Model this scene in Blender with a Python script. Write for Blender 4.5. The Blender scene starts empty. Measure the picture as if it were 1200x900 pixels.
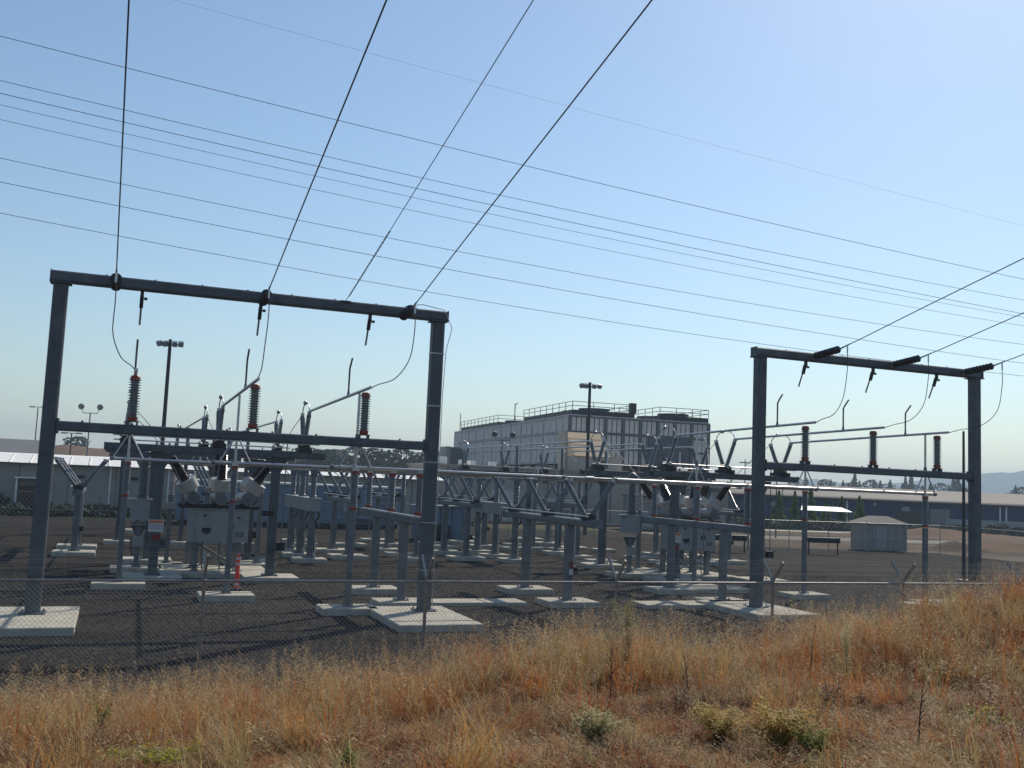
import bpy, math, random
from mathutils import Vector, Matrix, noise
random.seed(7)
sc = bpy.context.scene
COL = bpy.data.collections.new("substation"); sc.collection.children.link(COL)
R = math.radians

# ------------------------------------------------------------------ camera
cam_d = bpy.data.cameras.new("camera"); cam = bpy.data.objects.new("camera", cam_d); COL.objects.link(cam)
YAW, PITCH, ROLL, EYE = 0.373, 0.0990, 0.0427, 3.8826
fw = Vector((math.sin(YAW)*math.cos(PITCH), math.cos(YAW)*math.cos(PITCH), math.sin(PITCH)))
r0 = Vector((math.cos(YAW), -math.sin(YAW), 0)); u0 = r0.cross(fw)
rt = math.cos(ROLL)*r0 + math.sin(ROLL)*u0; up = -math.sin(ROLL)*r0 + math.cos(ROLL)*u0
m = Matrix.Identity(4)
for i in range(3): m[i][0], m[i][1], m[i][2] = rt[i], up[i], -fw[i]
m[2][3] = EYE
cam.matrix_world = m
cam_d.sensor_width = 36; cam_d.lens = 1167.14/1200*36
cam_d.clip_start = 0.1; cam_d.clip_end = 20000
sc.camera = cam
# ------------------------------------------------------------------ light
SUN_AZ, SUN_EL = 49.2, 40.4
w = bpy.data.worlds.new("World"); sc.world = w; w.use_nodes = True
nt = w.node_tree; bg = nt.nodes["Background"]
sky = nt.nodes.new("ShaderNodeTexSky"); sky.sky_type = 'NISHITA'; sky.sun_disc = False
sky.sun_elevation = R(SUN_EL); sky.sun_rotation = R(SUN_AZ)
sky.air_density = 1.3; sky.dust_density = 0.5; sky.ozone_density = 2.6; sky.altitude = 400
tint = nt.nodes.new("ShaderNodeMix"); tint.data_type = 'RGBA'; tint.blend_type = 'MULTIPLY'; tint.inputs[0].default_value = 1.0
tint.inputs[7].default_value = (0.92, 0.965, 0.985, 1)   # camera white balance of the whole sky
nt.links.new(sky.outputs[0], tint.inputs[6]); nt.links.new(tint.outputs[2], bg.inputs[0]); bg.inputs[1].default_value = 0.12
sd = bpy.data.lights.new("sun", 'SUN'); sun = bpy.data.objects.new("sun", sd); COL.objects.link(sun)
sd.energy = 4.6; sd.angle = R(0.53); sd.color = (1.0, 0.90, 0.76)
sv = Vector((math.sin(R(SUN_AZ))*math.cos(R(SUN_EL)), math.cos(R(SUN_AZ))*math.cos(R(SUN_EL)), math.sin(R(SUN_EL))))
sun.rotation_euler = sv.to_track_quat('Z', 'Y').to_euler(); sun.location = (30, 30, 60)
sc.view_settings.view_transform = 'Standard'; sc.view_settings.look = 'None'
sc.view_settings.exposure = 0.0; sc.view_settings.gamma = 1.0

# ------------------------------------------------------------------ materials
def mat(name, col, rough=0.6, metal=0.0, var=0.12, scale=3.0, bump=0.0, bscale=40, spec=0.5, trans=0.0, detail=4, col2=None, bdist=0.02, space='Object'):
    M = bpy.data.materials.new(name); M.use_nodes = True
    t = M.node_tree; N = t.nodes; L = t.links; b = N["Principled BSDF"]
    b.inputs["Roughness"].default_value = rough; b.inputs["Metallic"].default_value = metal
    b.inputs["Specular IOR Level"].default_value = spec
    if space == 'World':
        g = N.new("ShaderNodeNewGeometry"); co = g.outputs["Position"]
    else:
        g = N.new("ShaderNodeTexCoord"); co = g.outputs["Object"]
    n = N.new("ShaderNodeTexNoise"); n.inputs["Scale"].default_value = scale; n.inputs["Detail"].default_value = detail
    n.inputs["Roughness"].default_value = 0.65
    L.new(co, n.inputs["Vector"])
    cr = N.new("ShaderNodeValToRGB")
    c2 = col2 or tuple(min(1, c*(1+var*2)) for c in col)
    c1 = col if col2 else tuple(c*(1-var*2) for c in col)
    cr.color_ramp.elements[0].color = (*c1, 1); cr.color_ramp.elements[0].position = 0.32
    cr.color_ramp.elements[1].color = (*c2, 1); cr.color_ramp.elements[1].position = 0.68
    L.new(n.outputs["Fac"], cr.inputs[0]); L.new(cr.outputs[0], b.inputs["Base Color"])
    if bump:
        n2 = N.new("ShaderNodeTexNoise"); n2.inputs["Scale"].default_value = bscale; n2.inputs["Detail"].default_value = 6
        L.new(co, n2.inputs["Vector"])
        bp = N.new("ShaderNodeBump"); bp.inputs["Strength"].default_value = bump; bp.inputs["Distance"].default_value = bdist
        L.new(n2.outputs["Fac"], bp.inputs["Height"]); L.new(bp.outputs[0], b.inputs["Normal"])
    if trans:
        tr = N.new("ShaderNodeBsdfTranslucent"); L.new(cr.outputs[0], tr.inputs["Color"])
        mx = N.new("ShaderNodeMixShader"); mx.inputs[0].default_value = trans
        L.new(b.outputs[0], mx.inputs[1]); L.new(tr.outputs[0], mx.inputs[2])
        L.new(mx.outputs[0], N["Material Output"].inputs["Surface"])
    return M
M_ = {}
M_['galv'] = mat("galvanised_steel", (0.08, 0.092, 0.105), 0.55, 0.15, 0.17, 1.6, 0.25, 35, detail=8)
M_['galv_lt'] = mat("galvanised_post", (0.135, 0.150, 0.165), 0.5, 0.2, 0.15, 1.6, 0.25, 35, detail=8)
M_['alu'] = mat("aluminium_tube", (0.50, 0.50, 0.50), 0.38, 0.85, 0.08, 4)
M_['cable'] = mat("bare_cable", (0.055, 0.06, 0.065), 0.55, 0.4, 0.1, 8)
M_['porc'] = mat("grey_porcelain", (0.17, 0.19, 0.20), 0.22, 0.0, 0.08, 6)
M_['porc_blue'] = mat("pale_grey_porcelain", (0.165, 0.185, 0.205), 0.22, 0.0, 0.08, 6)
M_['brown'] = mat("brown_porcelain", (0.05, 0.035, 0.03), 0.2, 0.0, 0.15, 6)
M_['poly'] = mat("black_polymer", (0.012, 0.012, 0.014), 0.4, 0.0, 0.1, 6)
M_['cap'] = mat("orange_red_cap", (0.27, 0.04, 0.018), 0.45, 0.0, 0.15, 10)
M_['white'] = mat("white_enamel", (0.42, 0.41, 0.385), 0.35, 0.0, 0.05, 5)
M_['cab'] = mat("pale_grey_cabinet", (0.26, 0.285, 0.295), 0.45, 0.1, 0.06, 2)
M_['dark'] = mat("dark_fittings", (0.03, 0.032, 0.036), 0.5, 0.4, 0.2, 8)
M_['conc'] = mat("concrete", spec=0.06, col=(0.33, 0.31, 0.26), rough=0.95, metal=0.0, var=0.10, scale=1.7, bump=0.5, bscale=45, detail=9, col2=(0.52, 0.49, 0.41))
M_['fence'] = mat("fence_galvanised", (0.24, 0.25, 0.25), 0.5, 0.5, 0.1, 5)
M_['mesh'] = mat("fence_wire", (0.50, 0.50, 0.49), 0.4, 0.6, 0.1, 5)
M_['signw'] = mat("sign_white", (0.48, 0.50, 0.53), 0.4, 0, 0.03, 5)
M_['signo'] = mat("sign_orange", (0.55, 0.12, 0.03), 0.4, 0, 0.03, 5)
M_['signr'] = mat("sign_red", (0.16, 0.012, 0.02), 0.4, 0, 0.03, 5)
M_['red'] = mat("bollard_red", (0.72, 0.05, 0.035), 0.4, 0, 0.05, 6)
M_['beige'] = mat("beige_wall", (0.34, 0.31, 0.27), 0.85, 0, 0.05, 0.4, 0.1, 8)
M_['beige2'] = mat("pale_beige_wall", (0.42, 0.37, 0.31), 0.85, 0, 0.04, 0.4)
M_['wall_shade'] = mat("shaded_wall_grey", (0.11, 0.115, 0.14), 0.7, 0.1, 0.05, 1)  # shade on the tower front, put into the colour
M_['tanroof'] = mat("tan_sloped_roof", spec=0.06, col=(0.78, 0.57, 0.36), rough=0.8, metal=0, var=0.03, scale=0.5)
M_['roofw'] = mat("white_roof", (0.78, 0.77, 0.73), 0.6, 0, 0.03, 0.6)
M_['roofg'] = mat("pale_grey_roof", spec=0.06, col=(0.115, 0.11, 0.105), rough=0.7, metal=0.1, var=0.06, scale=0.1)
M_['bluew'] = mat("blue_metal_wall", (0.008, 0.034, 0.115), 0.6, 0.1, 0.06, 0.3)
M_['blueenc'] = mat("blue_grey_enclosure", (0.14, 0.20, 0.27), 0.5, 0.1, 0.06, 0.5)
M_['louvre'] = mat("louvre_panel", (0.66, 0.62, 0.58), 0.8, 0.1, 0.08, 0.7)
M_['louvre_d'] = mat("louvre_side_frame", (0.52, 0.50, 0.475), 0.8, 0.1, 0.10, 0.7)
M_['tframe'] = mat("tower_frame", (0.15, 0.155, 0.155), 0.7, 0.2, 0.05, 1)
M_['glass'] = mat("dark_glass", (0.02, 0.022, 0.028), 0.15, 0, 0.05, 1)
M_['tan'] = mat("tan_shed_wall", (0.25, 0.235, 0.21), 0.85, 0, 0.06, 1)
M_['brownroof'] = mat("brown_shingle_roof", (0.17, 0.15, 0.135), 0.9, 0, 0.1, 3)
M_['lamp'] = mat("floodlight_housing", (0.30, 0.34, 0.38), 0.35, 0.3, 0.1, 5)
M_['pole'] = mat("dark_pole", (0.05, 0.05, 0.055), 0.6, 0.2, 0.1, 3)
M_['timber'] = mat("weathered_timber", (0.12, 0.09, 0.07), 0.9, 0, 0.2, 3)
M_['leaf_dk'] = mat("conifer_foliage", (0.030, 0.050, 0.030), 0.85, 0, 0.2, 0.7, trans=0.15)
M_['leaf_md'] = mat("young_conifer_foliage", (0.09, 0.17, 0.04), 0.85, 0, 0.25, 1.2, trans=0.25)
M_['bark'] = mat("bark", (0.07, 0.05, 0.035), 0.95, 0, 0.2, 4)
M_['hedge'] = mat("hedge_foliage", (0.030, 0.045, 0.022), 0.9, 0, 0.3, 1.2, trans=0.1)
M_['mount'] = mat("forested_mountain", spec=0.06, col=(0.055, 0.075, 0.065), rough=0.95, metal=0, var=0.15, scale=0.004)
M_['hill'] = mat("dry_hill", spec=0.06, col=(0.12, 0.075, 0.048), rough=0.95, metal=0, var=0.1, scale=0.02, col2=(0.19, 0.13, 0.085), space='World')
# ground materials
M_['ground'] = mat("dry_earth", spec=0.06, col=(0.052, 0.038, 0.026), rough=0.95, metal=0, var=0.2, scale=0.09, bump=0.4, bscale=3, detail=8, col2=(0.13, 0.10, 0.072), space='World')
def gravel_mat():
    M = bpy.data.materials.new("dark_gravel"); M.use_nodes = True
    t = M.node_tree; N = t.nodes; L = t.links; b = N["Principled BSDF"]; b.inputs["Roughness"].default_value = 1.0
    b.inputs["Specular IOR Level"].default_value = 0.1
    g = N.new("ShaderNodeNewGeometry")
    v = N.new("ShaderNodeTexVoronoi"); v.inputs["Scale"].default_value = 17; L.new(g.outputs["Position"], v.inputs["Vector"])
    cr = N.new("ShaderNodeValToRGB"); e = cr.color_ramp.elements
    sp = N.new("ShaderNodeSeparateColor"); L.new(v.outputs["Color"], sp.inputs[0]); L.new(sp.outputs[0], cr.inputs[0])
    e[0].color = (0.012, 0.0112, 0.0102, 1); e[1].color = (0.066, 0.060, 0.053, 1); e[1].position = 1.0
    x = e.new(0.6); x.color = (0.021, 0.0193, 0.0172, 1)
    n = N.new("ShaderNodeTexNoise"); n.inputs["Scale"].default_value = 0.22; n.inputs["Detail"].default_value = 7; n.inputs["Roughness"].default_value = 0.7
    mp = N.new("ShaderNodeMapping"); mp.inputs["Scale"].default_value = (0.5, 2.0, 1); L.new(g.outputs["Position"], mp.inputs[0]); L.new(mp.outputs[0], n.inputs["Vector"])
    c2 = N.new("ShaderNodeValToRGB"); L.new(n.outputs["Fac"], c2.inputs[0])
    c2.color_ramp.elements[0].color = (0.55, 0.56, 0.58, 1); c2.color_ramp.elements[0].position = 0.33
    c2.color_ramp.elements[1].color = (1.5, 1.44, 1.37, 1); c2.color_ramp.elements[1].position = 0.67
    mx = N.new("ShaderNodeMix"); mx.data_type = 'RGBA'; mx.blend_type = 'MULTIPLY'; mx.inputs[0].default_value = 1
    L.new(cr.outputs[0], mx.inputs[6]); L.new(c2.outputs[0], mx.inputs[7]); L.new(mx.outputs[2], b.inputs["Base Color"])
    bp = N.new("ShaderNodeBump"); bp.inputs["Strength"].default_value = 0.9; bp.inputs["Distance"].default_value = 0.035
    L.new(v.outputs["Distance"], bp.inputs["Height"]); bp.invert = True; L.new(bp.outputs[0], b.inputs["Normal"])
    return M
M_['gravel'] = gravel_mat()
M_['stone'] = mat("crushed_stone", (0.03, 0.028, 0.026), 0.95, 0, 0.1, 0.9, spec=0.15, col2=(0.12, 0.11, 0.098), space='World')
def grass_mat(name, ramp, trans=0.4, scale=0.55):
    M = bpy.data.materials.new(name); M.use_nodes = True
    t = M.node_tree; N = t.nodes; L = t.links; b = N["Principled BSDF"]; b.inputs["Roughness"].default_value = 0.7
    b.inputs["Specular IOR Level"].default_value = 0.3
    g = N.new("ShaderNodeNewGeometry"); n = N.new("ShaderNodeTexNoise"); n.inputs["Scale"].default_value = scale; n.inputs["Detail"].default_value = 5
    n.inputs["Roughness"].default_value = 0.7; L.new(g.outputs["Position"], n.inputs["Vector"])
    oi = N.new("ShaderNodeObjectInfo")
    a = N.new("ShaderNodeMath"); a.operation = 'MULTIPLY_ADD'; L.new(oi.outputs["Random"], a.inputs[0]); a.inputs[1].default_value = 0.5
    L.new(n.outputs["Fac"], a.inputs[2])
    s = N.new("ShaderNodeMath"); s.operation = 'SUBTRACT'; L.new(a.outputs[0], s.inputs[0]); s.inputs[1].default_value = 0.25
    cr = N.new("ShaderNodeValToRGB"); L.new(s.outputs[0], cr.inputs[0]); e = cr.color_ramp.elements
    e[0].position = ramp[0][0]; e[0].color = (*ramp[0][1], 1); e[1].position = ramp[-1][0]; e[1].color = (*ramp[-1][1], 1)
    for p, c in ramp[1:-1]:
        x = e.new(p); x.color = (*c, 1)
    L.new(cr.outputs[0], b.inputs["Base Color"])
    tr = N.new("ShaderNodeBsdfTranslucent"); L.new(cr.outputs[0], tr.inputs["Color"])
    mx = N.new("ShaderNodeMixShader"); mx.inputs[0].default_value = trans
    L.new(b.outputs[0], mx.inputs[1]); L.new(tr.outputs[0], mx.inputs[2]); L.new(mx.outputs[0], N["Material Output"].inputs["Surface"])
    return M
M_['grass_low'] = grass_mat("matted_dry_grass", [(0.22, (0.04, 0.018, 0.012)), (0.38, (0.24, 0.07, 0.028)), (0.47, (0.42, 0.16, 0.055)), (0.56, (0.44, 0.25, 0.08)), (0.66, (0.27, 0.24, 0.10)), (0.80, (0.56, 0.42, 0.22))], scale=0.8)
M_['grass_tall'] = grass_mat("golden_dry_grass", [(0.22, (0.25, 0.07, 0.025)), (0.42, (0.50, 0.19, 0.05)), (0.55, (0.50, 0.30, 0.10)), (0.66, (0.34, 0.28, 0.12)), (0.8, (0.60, 0.44, 0.20))])
M_['grass_pale'] = grass_mat("pale_seed_heads", [(0.3, (0.36, 0.25, 0.12)), (0.7, (0.56, 0.44, 0.26))])
M_['soil'] = mat("litter_covered_soil", spec=0.06, col=(0.09, 0.042, 0.022), rough=0.95, metal=0, var=0.2, scale=2.2, bump=0.8, bscale=30, detail=8, col2=(0.26, 0.15, 0.08), bdist=0.05, space='World')
M_['weed_gr'] = grass_mat("green_weed_leaves", [(0.3, (0.10, 0.15, 0.025)), (0.7, (0.28, 0.32, 0.06))], 0.45, 4)
M_['weed_sage'] = grass_mat("grey_green_weed_leaves", [(0.3, (0.30, 0.27, 0.11)), (0.7, (0.52, 0.46, 0.24))], 0.35, 4)
M_['weed_gold'] = grass_mat("golden_weed_leaves", [(0.3, (0.46, 0.33, 0.09)), (0.7, (0.62, 0.52, 0.20))], 0.4, 4)
M_['weed_dk'] = grass_mat("dark_dry_weed", [(0.3, (0.05, 0.035, 0.03)), (0.7, (0.13, 0.08, 0.055))], 0.2, 4)
M_['yellow'] = mat("yellow_flower", (0.65, 0.55, 0.04), 0.7, 0, 0.1, 8, trans=0.3)

# ------------------------------------------------------------------ mesh builder
class B:
    def __init__(s): s.v = []; s.f = []
    def box(s, c, d, rz=0.0, rx=0.0):
        x, y, z = d[0]/2, d[1]/2, d[2]/2; n = len(s.v)
        mt = Matrix.Rotation(rz, 3, 'Z') @ Matrix.Rotation(rx, 3, 'X')
        for a in (-1, 1):
            for b in (-1, 1):
                for e in (-1, 1):
                    s.v.append(tuple(Vector(c) + mt @ Vector((a*x, b*y, e*z))))
        for q in ((0,1,3,2),(4,6,7,5),(0,4,5,1),(2,3,7,6),(0,2,6,4),(1,5,7,3)): s.f.append(tuple(n+i for i in q))
        return s
    def rings(s, rings, cap=True):
        n0 = len(s.v); k = len(rings[0])
        for r in rings: s.v += [tuple(p) for p in r]
        for i in range(len(rings)-1):
            for j in range(k):
                a = n0+i*k+j; b = n0+i*k+(j+1) % k
                s.f.append((a, b, b+k, a+k))
        if cap:
            s.f.append(tuple(n0+j for j in reversed(range(k)))); s.f.append(tuple(n0+(len(rings)-1)*k+j for j in range(k)))
        return s
    def lathe(s, p0, p1, prof, n=12):
        p0 = Vector(p0); p1 = Vector(p1); ax = (p1-p0); L = ax.length; ax.normalize()
        a = ax.orthogonal().normalized(); b = ax.cross(a)
        return s.rings([[p0+ax*(t*L)+(a*math.cos(q)+b*math.sin(q))*r for q in [2*math.pi*j/n for j in range(n)]] for t, r in prof])
    def cyl(s, p0, p1, r, r1=None, n=10): return s.lathe(p0, p1, [(0, r), (1, r if r1 is None else r1)], n)
    def tube(s, pts, r, n=8, r1=None):
        pts = [Vector(p) for p in pts]; rr = []; pa = None
        for i, p in enumerate(pts):
            d = (pts[min(i+1, len(pts)-1)]-pts[max(i-1, 0)]).normalized()
            a = (pa - d*pa.dot(d)).normalized() if pa is not None else d.orthogonal().normalized()
            pa = a; b = d.cross(a); q = r if r1 is None else r+(r1-r)*i/(len(pts)-1)
            rr.append([p+(a*math.cos(t)+b*math.sin(t))*q for t in [2*math.pi*j/n for j in range(n)]])
        return s.rings(rr)
    def poly(s, pts):
        n = len(s.v); s.v += [tuple(p) for p in pts]; s.f.append(tuple(range(n, n+len(pts)))); return s
    def prism(s, base, off):
        n = len(base); o = Vector(off); return s.rings([[Vector(p) for p in base], [Vector(p)+o for p in base]])
    def mesh(s, name, mt, smooth=True):
        me = bpy.data.meshes.new(name); me.from_pydata(s.v, [], s.f); me.update()
        me.materials.append(M_[mt] if isinstance(mt, str) else mt)
        if smooth:
            me.shade_smooth(); me.set_sharp_from_angle(angle=R(38))
        return me
def ob(name, me, parent=None, loc=(0, 0, 0), **kw):
    o = bpy.data.objects.new(name, me); COL.objects.link(o); o.location = loc
    if parent is not None: o.parent = parent
    for k, v in kw.items():
        if v is not None: o[k] = v
    return o
def part(name, b, mt, parent, label=None, kind=None, loc=(0, 0, 0), smooth=True):
    return ob(name, b.mesh(name, mt, smooth) if isinstance(b, B) else b, parent, loc, label=label, kind=kind)
def thing(name, label, cat, loc=(0, 0, 0), rz=0, group=None):
    o = ob(name, None, None, loc, label=label, category=cat, group=group); o.rotation_euler = (0, 0, rz); o.empty_display_size = 0.3
    return o
def solo(name, b, mt, label, cat, loc=(0, 0, 0), group=None, rz=0, smooth=True):
    o = ob(name, b.mesh(name, mt, smooth), None, loc, label=label, category=cat, group=group); o.rotation_euler = (0, 0, rz); return o
def struct(name, b, mt, smooth=False): return ob(name, b.mesh(name, mt, smooth), kind='structure')
def ctree(o, parent=None):
    c = o.copy(); COL.objects.link(c); c.parent = parent
    for ch in list(o.children): ctree(ch, c)
    return c
CACHE = {}
def inst(key, fn, loc, label, rz=0, group=None, scale=None):
    if key in CACHE: o = ctree(CACHE[key])
    else: o = fn(); CACHE[key] = o
    o.location = loc; o.rotation_euler = (0, 0, rz); o['label'] = label
    if group: o['group'] = group
    if scale: o.scale = scale
    return o
MESHC = {}
def shared(key, fn):
    if key not in MESHC: MESHC[key] = fn()
    return MESHC[key]
def shed_prof(n, rc, rs, L0=0.0, L1=1.0):
    pr = [(L0, rc)]; st = (L1-L0)/n
    for i in range(n):
        t = L0+i*st; pr += [(t+st*0.22, rc), (t+st*0.38, rs), (t+st*0.52, rs*0.99), (t+st*0.80, rc)]
    return pr+[(L1, rc)]
def axis_obj(o, p0, p1):      # put a +Z mesh between p0 and p1
    d = Vector(p1)-Vector(p0); o.location = p0; o.rotation_mode = 'QUATERNION'; o.rotation_quaternion = d.to_track_quat('Z', 'Y')
    return o
def insulator(parent, p0, p1, rc=0.075, rs=0.125, n=12, mt='porc', cap=None, capr=0.09, capl=0.09, name='insulator'):
    """ribbed post insulator between two points, with an end fitting at each end"""
    L = (Vector(p1)-Vector(p0)).length
    k = ('ins', round(L, 2), rc, rs, n, mt)
    me = shared(k, lambda: B().lathe((0, 0, 0), (0, 0, L), shed_prof(n, rc, rs, 0.06, 0.94), 14).mesh('insulator', mt))
    o = axis_obj(ob(name, me, parent), p0, p1)
    mc = cap or 'galv_lt'; kc = ('cap', capr, capl, mc)
    mcap = shared(kc, lambda: B().lathe((0, 0, 0), (0, 0, capl), [(0, capr), (0.15, capr*1.15), (0.7, capr*1.15), (1, capr*0.85)], 14).mesh('end_cap', mc))
    ob('end_cap', mcap, o, (0, 0, 0)); ob('end_cap', mcap, o, (0, 0, L-capl))
    return o
def bolts(b, cx, cy, z, s, r=0.025, h=0.05):
    for a in (-1, 1):
        for c in (-1, 1): b.cyl((cx+a*s, cy+c*s, z), (cx+a*s, cy+c*s, z+h), r, n=6)
    return b
GZ = -0.2   # yard level; concrete footings rise to z = 0
def footing(parent, cx, cy, sx, sy, h=0.2):
    b = B(); x, y = sx/2, sy/2; c = 0.02
    b.rings([[(-x, -y, -h-0.05), (x, -y, -h-0.05), (x, y, -h-0.05), (-x, y, -h-0.05)],
             [(-x, -y, -c), (x, -y, -c), (x, y, -c), (-x, y, -c)],
             [(-x+c, -y+c, 0), (x-c, -y+c, 0), (x-c, y-c, 0), (-x+c, y-c, 0)]])
    return ob('concrete_footing', shared(('foot', sx, sy, h), lambda: b.mesh('concrete_footing', 'conc', False)), parent, (cx, cy, 0))
def column(parent, cx, cy, z1, w=0.3, z0=0.0, mt='galv', name='column', d=None):
    d = d or w; c = w*0.12
    def f():
        b = B(); x, y = w/2, d/2
        pts = [(-x+c, -y), (x-c, -y), (x, -y+c), (x, y-c), (x-c, y), (-x+c, y), (-x, y-c), (-x, -y+c)]
        b.rings([[(p, q, 0.035) for p, q in pts], [(p, q, z1-z0) for p, q in pts]])
        b.box((0, 0, 0.0175), (w*1.7, d*1.7, 0.035)); bolts(b, 0, 0, 0.03, w*0.68)
        return b.mesh(name, mt, False)
    return ob(name, shared(('col', w, d, round(z1-z0, 3), mt), f), parent, (cx, cy, z0))
def beam(parent, p0, p1, w, h, mt='galv', name='beam'):
    p0 = Vector(p0); p1 = Vector(p1); L = (p1-p0).length; a = math.atan2(p1.y-p0.y, p1.x-p0.x)
    def f():
        b = B(); c = 0.12*w; y, z = w/2, h/2
        pts = [(-y+c, -z), (y-c, -z), (y, -z+c), (y, z-c), (y-c, z), (-y+c, z), (-y, z-c), (-y, -z+c)]
        b.rings([[(0, p, q) for p, q in pts], [(L, p, q) for p, q in pts]])
        b.box((-0.012, 0, 0), (0.02, w*1.12, h*1.12)); b.box((L+0.012, 0, 0), (0.02, w*1.12, h*1.12))
        return b.mesh(name, mt, False)
    o = ob(name, shared(('beam', round(L, 3), w, h, mt), f), parent, tuple(p0)); o.rotation_euler = (0, 0, a); return o

# ------------------------------------------------------------------ ground
def fnoise(x, y, s, k=3): return noise.fractal(Vector((x*s, y*s, 3.1)), 1.0, 2.0, k)
def interp(x, xs, ys):
    if x <= xs[0]: return ys[0]
    for i in range(len(xs)-1):
        if x <= xs[i+1]:
            t = (x-xs[i])/(xs[i+1]-xs[i]); t = t*t*(3-2*t)*0.5+t*0.5; return ys[i]+(ys[i+1]-ys[i])*t
    return ys[-1]
def bank_h(X, Y):
    h12 = interp(X, [-4, -1, 2.7, 4.8, 7.3, 8.7, 10.2, 11.9, 13.6, 18], [0.70, 0.80, 1.06, 1.36, 1.48, 1.60, 1.78, 2.02, 2.22, 2.45])
    e = min(1.0, max(0.0, (h12-1.0)/1.3))
    ys = [2.35, 2.3, 1.93+0.25*e, 1.52+0.6*e, h12, h12*0.42+0.05+e*0.35, -0.24, -0.6]
    h = interp(Y, [-8, 0, 6.2, 9, 12, 14.6, 17.4-0.2*e, 19], ys)
    h += 0.24*math.exp(-((X-5.6)/2.0)**2-((Y-11.3)/1.6)**2)-0.10*math.exp(-((X-8.6)/0.9)**2-((Y-11.8)/1.6)**2)
    return h + (0.14*fnoise(X, Y, 0.5) if Y < 16 else 0) + 0.05*fnoise(X+9, Y, 2.1)
struct('ground', B().poly([(-3400, -3400, -0.26), (3400, -3400, -0.26), (3400, 3400, -0.26), (-3400, 3400, -0.26)]), 'ground')
struct('gravel_yard', B().poly([(-40, 15.5, GZ), (60.5, 15.5, GZ), (60.5, 61.5, GZ), (45, 66, GZ), (45, 84, GZ), (-40, 84, GZ)]), 'gravel')
def grid(x0, x1, y0, y1, st, fn):
    nx = int((x1-x0)/st)+1; ny = int((y1-y0)/st)+1; b = B()
    for j in range(ny):
        for i in range(nx):
            x = x0+(x1-x0)*i/(nx-1); y = y0+(y1-y0)*j/(ny-1); b.v.append((x, y, fn(x, y)))
    for j in range(ny-1):
        for i in range(nx-1): a = j*nx+i; b.f.append((a, a+1, a+1+nx, a+nx))
    return b
bank = ob('grass_bank', grid(-22, 44, -8, 18.6, 0.3, bank_h).mesh('grass_bank', 'soil'), kind='structure')
# outer ground details
struct('dirt_road', B().poly([(46, 78, -0.235), (130, 70, -0.235), (132, 77, -0.235), (46, 85, -0.235)]), mat("pale_dirt_road", spec=0.06, col=(0.22, 0.20, 0.165), rough=0.95, metal=0, var=0.1, scale=0.5, space='World'))
struct('concrete_path', B().poly([(61.5, 95, -0.23), (160, 88, -0.23), (160, 92, -0.23), (61.5, 99, -0.23)]), 'conc')
struct('lawn_strip', B().poly([(-60, 84.5, -0.23), (44, 84.5, -0.23), (44, 87.9, -0.23), (-60, 87.9, -0.23)]), mat("lawn", spec=0.06, col=(0.05, 0.075, 0.025), rough=0.9, metal=0, var=0.25, scale=1.5, space='World'))

# ------------------------------------------------------------------ dead-end portals
def portal(x1, x2, Y, ix, label, pads, earth):
    t = thing('steel_portal', label, 'steel portal', (0, Y, 0), 0, 'steel portals carrying the incoming lines')
    for (x, px, py) in pads: footing(t, px, py, 2.4, 3.9)
    for x in (x1, x2): column(t, x, 0, 8.67, 0.37, name='column')
    for x in (x1, x2): part('top_plate', B().box((x, 0, 8.69), (0.52, 0.52, 0.035)), 'galv', t, smooth=False)
    beam(t, (x1-0.26, 0, 8.86), (x2+0.26, 0, 8.86), 0.34, 0.3, name='top_beam')
    beam(t, (x1+0.21, 0, 4.88), (x2-0.21, 0, 4.88), 0.26, 0.26, name='cross_beam')
    for x, s in ((x1, 1), (x2, -1)): part('end_plate', B().box((x+s*0.215, 0, 4.88), (0.05, 0.34, 0.40)), 'galv', t, smooth=False)
    x = x1+0.8
    while x < x2-0.4:
        bm_ = shared('stepbolt', lambda: B().cyl((0, 0, 0), (0, 0, 0.055), 0.03, n=6).mesh('bolt', 'galv'))
        ob('bolt', bm_, t, (x, 0.02, 5.0)); ob('bolt', bm_, t, (x+0.3, 0.02, 9.0)); x += 1.25
    for x in ix:
        br = B(); br.box((x-0.13, 0, 5.055), (0.05, 0.2, 0.09)); br.box((x+0.13, 0, 5.055), (0.05, 0.2, 0.09)); br.box((x, 0, 5.105), (0.34, 0.24, 0.025))
        part('insulator_bracket', br, 'galv', t, smooth=False)
        insulator(t, (x, 0, 5.12), (x, 0, 6.36), 0.10, 0.165, 15, 'porc', 'cap', 0.115, 0.15)
        h = B(); h.box((x+0.0, 0.03, 8.62), (0.09, 0.09, 0.2)); h.box((x, 0.12, 8.42), (0.1, 0.08, 0.34), 0, 0.35)
        h.box((x+0.1, 0.03, 8.5), (0.09, 0.05, 0.07))
        part('horn_bracket', h, 'dark', t, smooth=False)
        part('arcing_horn', B().cyl((x, 0.1, 8.5), (x, 0.42, 7.82), 0.028), 'galv_lt', t)
    if earth:   # bare earth wire strapped down one column
        e = B(); pts = [(x2-1.1, -0.1, 9.04), (x2-0.6, -0.3, 9.12), (x2+0.1, -0.3, 9.02), (x2+0.38, -0.25, 8.5), (x2+0.24, -0.2, 7.8), (x2+0.2, -0.2, 6.5), (x2+0.2, -0.2, 3), (x2+0.2, -0.2, 0.02)]
        e.tube(pts, 0.012, 6); part('earth_wire', e, 'alu', t)
        for z in (7.7, 6.1, 4.4, 2.6, 1.2): part('strap', B().box((x2, 0, z), (0.39, 0.39, 0.025)), 'alu', t, smooth=False)
    return t
LP = (0.3, 3.5, 6.7); RP = (22.85, 25.9, 28.95)
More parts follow.
